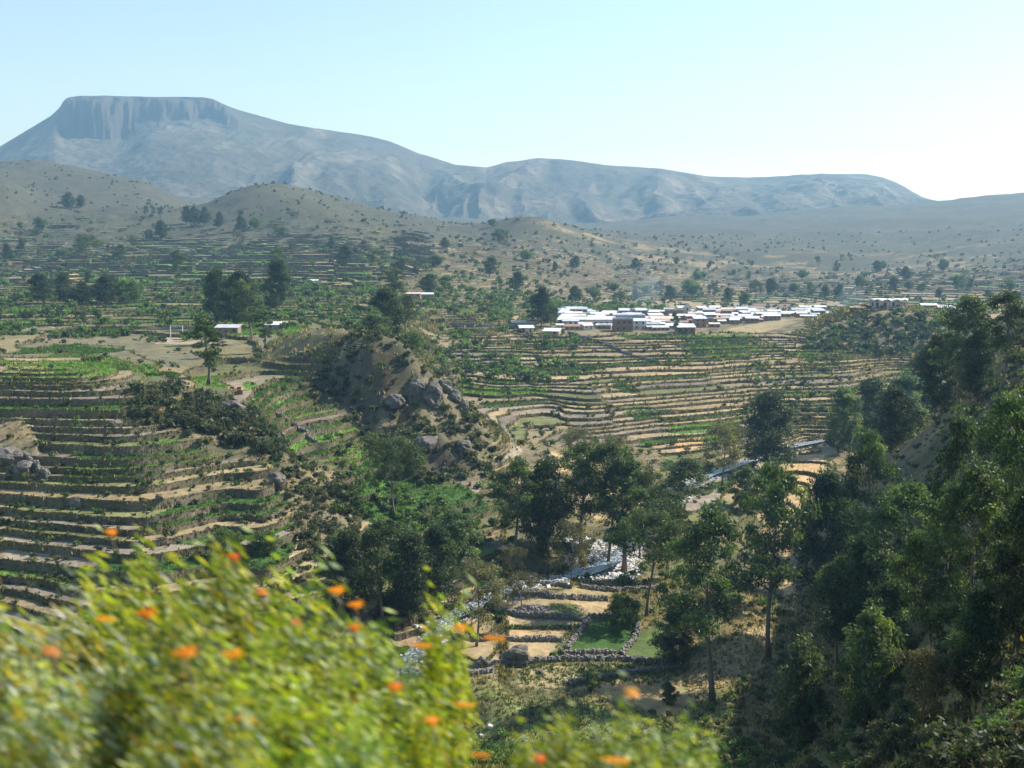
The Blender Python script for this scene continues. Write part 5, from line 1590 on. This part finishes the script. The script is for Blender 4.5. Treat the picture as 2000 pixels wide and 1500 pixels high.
# round pavilion on the terraced hill
p = hit(1740, 597, 545)
pv = empty('pavilion', (p.x, p.y + 4, p.z), 0); tag(pv, 'round white pavilion with scalloped roof on posts, crowning the terraced hill', 'pavilion')
RXp, RYp, Hp = 9.2, 5.5, 2.7
m = MB()
NS = 12
for s in range(NS):
    a0, a1 = 2 * math.pi * s / NS, 2 * math.pi * (s + 1) / NS
    rows_ = []
    for j in range(5):
        a = a0 + (a1 - a0) * j / 4
        bulge = math.sin(math.pi * j / 4)
        rows_.append([(RXp * k * math.cos(a), RYp * k * math.sin(a), Hp + .05 + 1.0 * bulge * (k ** 2) + 1.0 * (1 - k ** 2)) for k in (1.06, .8, .5, .2)])
    b = len(m.v)
    for r in rows_: m.v += r
    for j in range(4):
        for q in range(3): m.f.append((b + j * 4 + q, b + (j + 1) * 4 + q, b + (j + 1) * 4 + q + 1, b + j * 4 + q + 1))
rm_ = m.mesh('roof', M_WHITE, True)
ro = link('roof', rm_, pv)
md = ro.modifiers.new('thick', 'SOLIDIFY'); md.thickness = .12
for s in range(NS):
    a = 2 * math.pi * s / NS
    m = MB(); m.box((RXp * .97 * math.cos(a), RYp * .97 * math.sin(a), Hp / 2 - .3), (.38, .38, Hp + .6)); link('post', m.mesh('post', M_PINK), pv)
m = MB()
for s in range(24):
    a0, a1 = 2 * math.pi * s / 24, 2 * math.pi * (s + 1) / 24
    q = [(RXp * .86 * math.cos(a), RYp * .86 * math.sin(a)) for a in (a0, a1)]
    m.add([(q[0][0], q[0][1], -1.5), (q[1][0], q[1][1], -1.5), (q[1][0], q[1][1], 2.2), (q[0][0], q[0][1], 2.2)], [(0, 1, 2, 3)])
link('wall', m.mesh('wall', M_PINK), pv)
for s in range(7, 23):
    if s % 2: continue
    a = 2 * math.pi * (s + .5) / 24
    m = MB(); m.box((0, 0, 1.0), (1.2, .14, 1.9)); o = link('opening', m.mesh('opening', M_DARK), pv, (RXp * .865 * math.cos(a), RYp * .865 * math.sin(a), 0)); o.rotation_euler = (0, 0, math.atan2(RXp * math.sin(a), RYp * math.cos(a)) + math.pi / 2)
p = hit(1701, 594, 545)
gt = empty('gateway', (p.x, p.y + 3, p.z)); tag(gt, 'pale open belfry frame standing at the left of the round white pavilion', 'gateway')
for sx in (-1.1, 1.1):
    m = MB(); m.box((sx, 0, 2.2), (.55, .7, 5.4)); link('post', m.mesh('post', M_PLASTER), gt)
m = MB(); m.box((0, 0, 4.95 + .16), (3.2, .9, .3)); link('beam', m.mesh('beam', M_PLASTER), gt)

# goal frame by the plateau pitch
p = hit(345, 656, 380)
gf = empty('goal_frame', p); tag(gf, 'white goal frame standing beside the bare pitch on the plateau', 'goal')
gw_, gh_ = 24 / F_PX * p.y, 22 / F_PX * p.y
for sx in (-1, 1):
    m = MB(); m.box((sx * gw_ / 2, 0, gh_ / 2), (.22, .22, gh_)); link('post', m.mesh('post', M_WHITE), gf)
m = MB(); m.box((0, 0, gh_ + .1), (gw_ + .3, .24, .2)); link('crossbar', m.mesh('crossbar', M_WHITE), gf)

# thin post fence round the little meadow
fl = [hit(px, row, 170) for px, row in ((906, 1076), (925, 1078), (945, 1080), (962, 1081), (980, 1082))]
fn = empty('post_fence', fl[0]); tag(fn, 'thin post and wire fence across the small bright meadow', 'fence')
for a in fl:
    m = MB(); m.box((a.x - fl[0].x, a.y - fl[0].y, a.z - fl[0].z + .6), (.11, .11, 1.5)); link('post', m.mesh('post', M_BARK), fn)
for zz in (.5, 1.0):
    m = MB(); m.tube([(a.x - fl[0].x, a.y - fl[0].y, a.z - fl[0].z + zz) for a in fl], [.015] * len(fl), 4); link('wire', m.mesh('wire', M_DARK), fn)
# power poles
for px, row, top, lab in ((1161, 636, 612, 'thin power pole standing before the long white hall'), (1224, 612, 572, 'tall thin power pole behind the village'), (975, 640, 596, 'thin power pole by the lane left of the village')):
    p = hit(px, row, 540)
    h = (row - top) / F_PX * p.y
    o = empty('power_pole', p); tag(o, lab, 'pole')
    m = MB(); m.tube([(0, 0, -.5), (0, 0, h)], [.16, .11], 6); link('shaft', m.mesh('shaft', M_BARK), o)
    m = MB(); m.box((0, 0, h - .6), (1.8, .12, .14)); link('crossarm', m.mesh('crossarm', M_BARK), o)
# ------------------------------------------------------------------ flowering bushes on the road edge
M_BUSH = leaf_mat('bush_leaves', .42, .5, .35, vary=.12)
M_PETAL = leaf_mat('orange_petals', .3, .5, .3, vary=.15)
M_VEIL_STRAW = leaf_mat('veil_straw', .25, .7, .2, vary=.1)
PAL = np.array([(.38, .41, .035), (.26, .33, .035), (.12, .19, .045), (.05, .09, .03), (.52, .54, .44), (.48, .34, .05), (.45, .43, .05)])
WIND = np.array((.93, .12, -.27)); WIND /= np.linalg.norm(WIND)

def bush_proto(seed, hgt, rad, nst, nleaf, weights):
    rng = np.random.default_rng(seed)
    mb = MB()
    segs = []
    for s in range(nst):
        a = rng.uniform(0, 6.28); sp = rad * math.sqrt(rng.random())
        h = hgt * (1 - .35 * (sp / rad) ** 2) * rng.uniform(.62, 1.0)
        p = [np.array((.18 * sp * math.cos(a), .18 * sp * math.sin(a), -.2))]
        for f in (.35, .7, 1.0):
            p.append(np.array((sp * math.cos(a) * f ** .8, sp * math.sin(a) * f ** .8, h * f)) + rng.normal(0, .04, 3))
        mb.tube(p, [.014, .011, .008, .004], 4)
        segs.append(p)
    S = np.array(segs)
    i = rng.integers(0, nst, nleaf); f = (rng.random(nleaf) ** .75) * 3
    k = np.minimum(f.astype(int), 2); g = (f - k)[:, None]
    c = S[i, k] * (1 - g) + S[i, k + 1] * g + rng.normal(0, .085, (nleaf, 3))
    tone = rng.normal(0, 1, nst)[i]
    ax = WIND * 1.0 + rng.normal(0, .13, (nleaf, 3)); ax /= np.linalg.norm(ax, axis=1)[:, None]
    sd = np.cross(ax, rng.normal(0, 1, (nleaf, 3))); sd /= np.maximum(np.linalg.norm(sd, axis=1), 1e-6)[:, None]
    L = rng.uniform(.07, .19, nleaf)[:, None]; W = L * rng.uniform(.05, .085, nleaf)[:, None]
    ci = rng.choice(len(PAL), nleaf, p=np.array(weights) / np.sum(weights))
    col = PAL[ci] * (1 + .16 * tone)[:, None] * rng.uniform(.75, 1.2, nleaf)[:, None]
    V = np.stack([c - ax * L * .5, c - ax * L * .05 + sd * W, c + ax * L * .5, c - ax * L * .05 - sd * W], 1).reshape(-1, 3)
    return mb.mesh('stem', M_TWIG), np_mesh('foliage', V, np.arange(len(V)).reshape(-1, 4), M_BUSH, np.repeat(np.clip(col, .01, .8), 4, 0))

BP = [bush_proto(1, 1.55, .85, 60, 20000, (4, 2.5, 2.2, 1.2, 1.6, .9, 2)), bush_proto(2, 1.45, .8, 54, 18000, (3.5, 3, 2.5, 1.3, 1.8, .6, 2)),
      bush_proto(3, 1.6, .42, 22, 5600, (4, 2.5, 2, .8, .4, 1.5, 3)), bush_proto(4, 1.3, .75, 46, 13000, (1.6, 2, 3, 1.2, 2.4, .5, 1)),
      bush_proto(5, 1.4, .8, 50, 13000, (1.2, 1.0, 1.0, .4, 4.6, 1.6, .9))]  # last bush: pale leaf colour stands in for the glare veil at left
BUSHES = [  # photo column, distance, row of the top, prototype, label
 (40, 5.9, 1130, 4, 'pale grey green flowering bush at the frame edge, under the lowest terraces'),
 (235, 6.5, 1075, 0, 'yellow green flowering bush with tall sprigs reaching the terrace edge'),
 (430, 6.2, 1068, 1, 'wide yellow green flowering bush, middle one of the tall row'),
 (565, 6.4, 1050, 2, 'tallest upright sprig of yellow green bush before the terraced hillside'),
 (620, 5.8, 1185, 3, 'silvery green flowering bush under the thicket of dark trees'),
 (865, 6.6, 1108, 2, 'upright yellow green sprig rising beside the lone grey brown tree'),
 (715, 6.2, 1225, 1, 'yellow green flowering bush below the thicket with bare legged trees'),
 (340, 5.0, 1180, 1, 'bright yellow green bush in the front row near the middle of the bank'),
 (120, 4.8, 1240, 4, 'bleached dry bush in the front row at the frame corner'),
 (480, 4.9, 1235, 0, 'dense bright yellow green bush in the front row under the silvery one'),
 (640, 5.0, 1300, 0, 'bright bush in the front row beside the stream gap'),
 (1090, 5.3, 1400, 1, 'low yellow green flowering bush right of the stream gap'),
 (1200, 5.2, 1385, 3, 'low silvery flowering bush under the speckled field'),
 (1320, 5.4, 1410, 3, 'lowest outermost silvery bush at the end of the flowering row'),
 (830, 5.2, 1330, 2, 'narrow yellow green sprig at the left side of the stream gap'),
 (380, 4.2, 1330, 3, 'silvery bush at the bottom edge, under the bright front row'),
 (690, 4.4, 1390, 1, 'yellow green bush at the bottom edge, left of the stream gap'),
]
HALF = {565: 75, 865: 60, 830: 45, 640: 130, 620: 130, 700: 120, 690: 150, 1090: 110, 1200: 120, 1320: 110}
_bf, placed = {}, []
for px, Y, top, pi, lab in BUSHES:
    u, s_top = ray(px, top)
    z0 = gz(u * Y, Y) - .05
    hh = {0: 1.55, 1: 1.45, 2: 1.6, 3: 1.3, 4: 1.4}[pi] * .97
    sc = (s_top * Y - z0) / hh
    sc = min(max(sc, .3), 1.6)
    if pi not in _bf:
        o = empty('flowering_bush'); link('stem', BP[pi][0], o); link('foliage', BP[pi][1], o); _bf[pi] = o
    else:
        o = copy_tree(_bf[pi])
    o.location = (u * Y, Y, s_top * Y - hh * sc); wx = min(sc * 1.1, HALF.get(px, 165) / F_PX * Y / (.42 if pi == 2 else .8)); o.scale = (wx, wx, sc)
    tag(o, lab, 'bush', 'flowering bushes on the bank in front')
    placed.append((o, px, Y, top, sc, pi))

def flower_mesh(seed, pal):
    rng = np.random.default_rng(seed)
    V, F, C = [], [], []
    for h in range(3):
        c = rng.normal(0, .016, 3); c[2] *= .6
        ax = WIND * .8 + rng.normal(0, .35, 3); ax /= np.linalg.norm(ax)
        e1 = np.cross(ax, (0, 0, 1.0)); e1 /= np.linalg.norm(e1); e2 = np.cross(ax, e1)
        for k in range(6):
            a0, a1, a2 = [2 * math.pi * (k + t) / 6 for t in (-.36, 0, .36)]
            r = lambda a, q, d: c + (e1 * math.cos(a) + e2 * math.sin(a)) * q + ax * d
            b = len(V)
            V += [r(a1, .006, -.03), r(a0, .017, .018), r(a1, .034, .034), r(a2, .017, .018)]
            F.append((b, b + 1, b + 2, b + 3)); C += [pal[0], pal[1], pal[1], pal[1]]
    return np_mesh('flower', V, F, M_PETAL, np.array(C))
FM = [flower_mesh(s, ((.75, .30, .02), q)) for s, q in ((1, (.85, .30, .015)), (2, (.78, .22, .02)), (3, (.90, .42, .02)), (4, (.78, .36, .15)))]
mbs = MB(); mbs.tube([(0, 0, -.03), (.01, 0, -.08), (.02, .01, -.15)], [.004, .005, .006], 4)
STALK = mbs.mesh('stalk', M_TWIG)
FLOWERS = [(216, 1040, 1), (455, 1088, 1), (510, 1155, 3), (656, 1153, 0), (694, 1181, 0), (690, 1226, 1), (207, 1206, 2), (284, 1198, 0), (964, 1243, 2), (898, 1226, 0), (905, 1372, 2), (935, 1470, 2),
           (1232, 1352, 3), (1198, 1479, 2), (770, 1342, 1), (96, 1270, 3), (452, 1278, 0), (820, 1256, 2), (842, 1408, 1), (1052, 1482, 1), (360, 1275, 0), (575, 1215, 3), (470, 1400, 2), (330, 1455, 2)]
for k, (px, row, v) in enumerate(FLOWERS):
    par = min(placed, key=lambda b: abs(b[1] - px) + (0 if b[3] < row + 60 else 400) + abs(row - b[3]) * .15)
    o, _, Y, _, sc, _ = par
    w = at(px, row, Y - .55)
    f = link('flower', FM[v], o)
    sx, sy, sz = o.scale
    f.location = ((w.x - o.location.x) / sx, (w.y - o.location.y) / sy, (w.z - o.location.z) / sz)
    f.scale = (1.1 / sx, .8 / sy, .7 / sz)
    st = link('stalk', STALK, f)

# pale straw clumps added to imitate the glare veil at the frame corner
def veil_straw_mesh(seed, n=420):
    rng = np.random.default_rng(seed)
    V, C = [], []
    for i in range(n):
        a = rng.uniform(0, 6.28); r = .28 * math.sqrt(rng.random()); h = rng.uniform(.7, 1.35)
        b = np.array((r * math.cos(a), r * math.sin(a), -.1)); t = b + np.array((rng.normal(.45, .25), rng.normal(0, .2), h * .8))
        w = np.array((math.sin(a), math.cos(a), 0)) * .006
        V += [b - w, b + w, (b + t) / 2 + w * .8 + (0, 0, .12), t, t, (b + t) / 2 - w * .8 + (0, 0, .12)]
        C += [np.array((.52, .42, .33)) * rng.uniform(.7, 1.2)] * 6
    V = np.array(V).reshape(-1, 6, 3)
    F = []
    for i in range(n):
        F += [(i * 6, i * 6 + 1, i * 6 + 2, i * 6 + 5), (i * 6 + 5, i * 6 + 2, i * 6 + 3, i * 6 + 4)]
    return np_mesh('veil_straw_clump', V.reshape(-1, 3), F, M_VEIL_STRAW, np.array(C))
ST_ = veil_straw_mesh(3)
for px, Y, top, lab in ((15, 5.0, 1190, 'tall added clump of pinkish straw imitating glare at the very edge of the frame'), (110, 5.4, 1150, 'added clump of pale straw imitating glare between the two palest bushes'), (290, 4.6, 1330, 'added clump of straw imitating glare low in the front row of bushes')):
    u, s = ray(px, top)
    z0 = gz(u * Y, Y)
    sc = min(1.6, (s * Y - z0) / 1.3)
    o = link('veil_straw_clump', ST_, None, (u * Y, Y, z0)); o.scale = (sc, sc, sc)
    tag(o, lab, 'grass clump', 'added straw clumps imitating glare among the bushes')
# ------------------------------------------------------------------ the hillside behind the camera, and the air
m_road = np_mesh('roadside', np.array([(-60, -200, 25), (60, -200, 25), (60, 2.05, -2.32), (-60, 2.05, -2.32)], float), np.array([[0, 1, 2, 3]]), M_GROUND, np.tile(np.array((.16, .14, .08)), (4, 1)), np.ones(4))
tag(link('roadside', m_road), kind='structure')

zmin, zmax = 1e9, -1e9
for ob in scene.objects:
    if ob.type == 'MESH' and ob.parent is None and ob.get('kind') == 'structure':
        n = len(ob.data.vertices)
        co = np.empty(n * 3, dtype=np.float32); ob.data.vertices.foreach_get('co', co)
        zmin = min(zmin, float(co[2::3].min())); zmax = max(zmax, float(co[2::3].max()))
print('haze from', zmin, 'to', zmax)
m, n, l, out = new_mat('haze_air')
vol = n.new('ShaderNodeVolumePrincipled')
vol.inputs['Color'].default_value = (.28, .51, .71, 1)
vol.inputs['Density'].default_value = HAZE
vol.inputs['Anisotropy'].default_value = .25
vol.inputs['Absorption Color'].default_value = (.35, .35, .35, 1)
l.new(vol.outputs[0], out.inputs['Volume'])
mb = MB()
mb.box(((-7500 + 10500) / 2, (-450 + 6000) / 2, (zmin - 1 + zmax + 3) / 2), (18000, 6450, zmax + 3 - (zmin - 1)))
tag(link('haze', mb.mesh('haze', m)), kind='stuff')

# thin smoke drifting over the far end of the village
for px, row, Y, d, lab in ((1655, 590, 690, (9, 8, 11), 'thin bluish smoke rising behind the left foot of the pavilion hill'), (1262, 566, 745, (13, 10, 9), 'faint smoke hanging behind the village')):
    p = at(px, row, Y)
    m, n, l, out = new_mat('smoke_air')
    v = n.new('ShaderNodeVolumePrincipled')
    v.inputs['Color'].default_value = (.55, .72, .9, 1); v.inputs['Density'].default_value = .009
    v.inputs['Absorption Color'].default_value = (.5, .5, .5, 1)
    l.new(v.outputs[0], out.inputs['Volume'])
    V, F = [], []
    for i in range(13):
        th = math.pi * i / 12
        for k in range(20):
            ph = 2 * math.pi * k / 20
            V.append((d[0] * math.sin(th) * math.cos(ph) + .35 * d[2] * math.cos(th), d[1] * math.sin(th) * math.sin(ph), d[2] * math.cos(th)))
    F = [(i * 20 + k, (i + 1) * 20 + k, (i + 1) * 20 + (k + 1) % 20, i * 20 + (k + 1) % 20) for i in range(12) for k in range(20)]
    tag(link('smoke', np_mesh('smoke', V, F, m, smooth=True), None, p), lab, None, None, 'stuff')
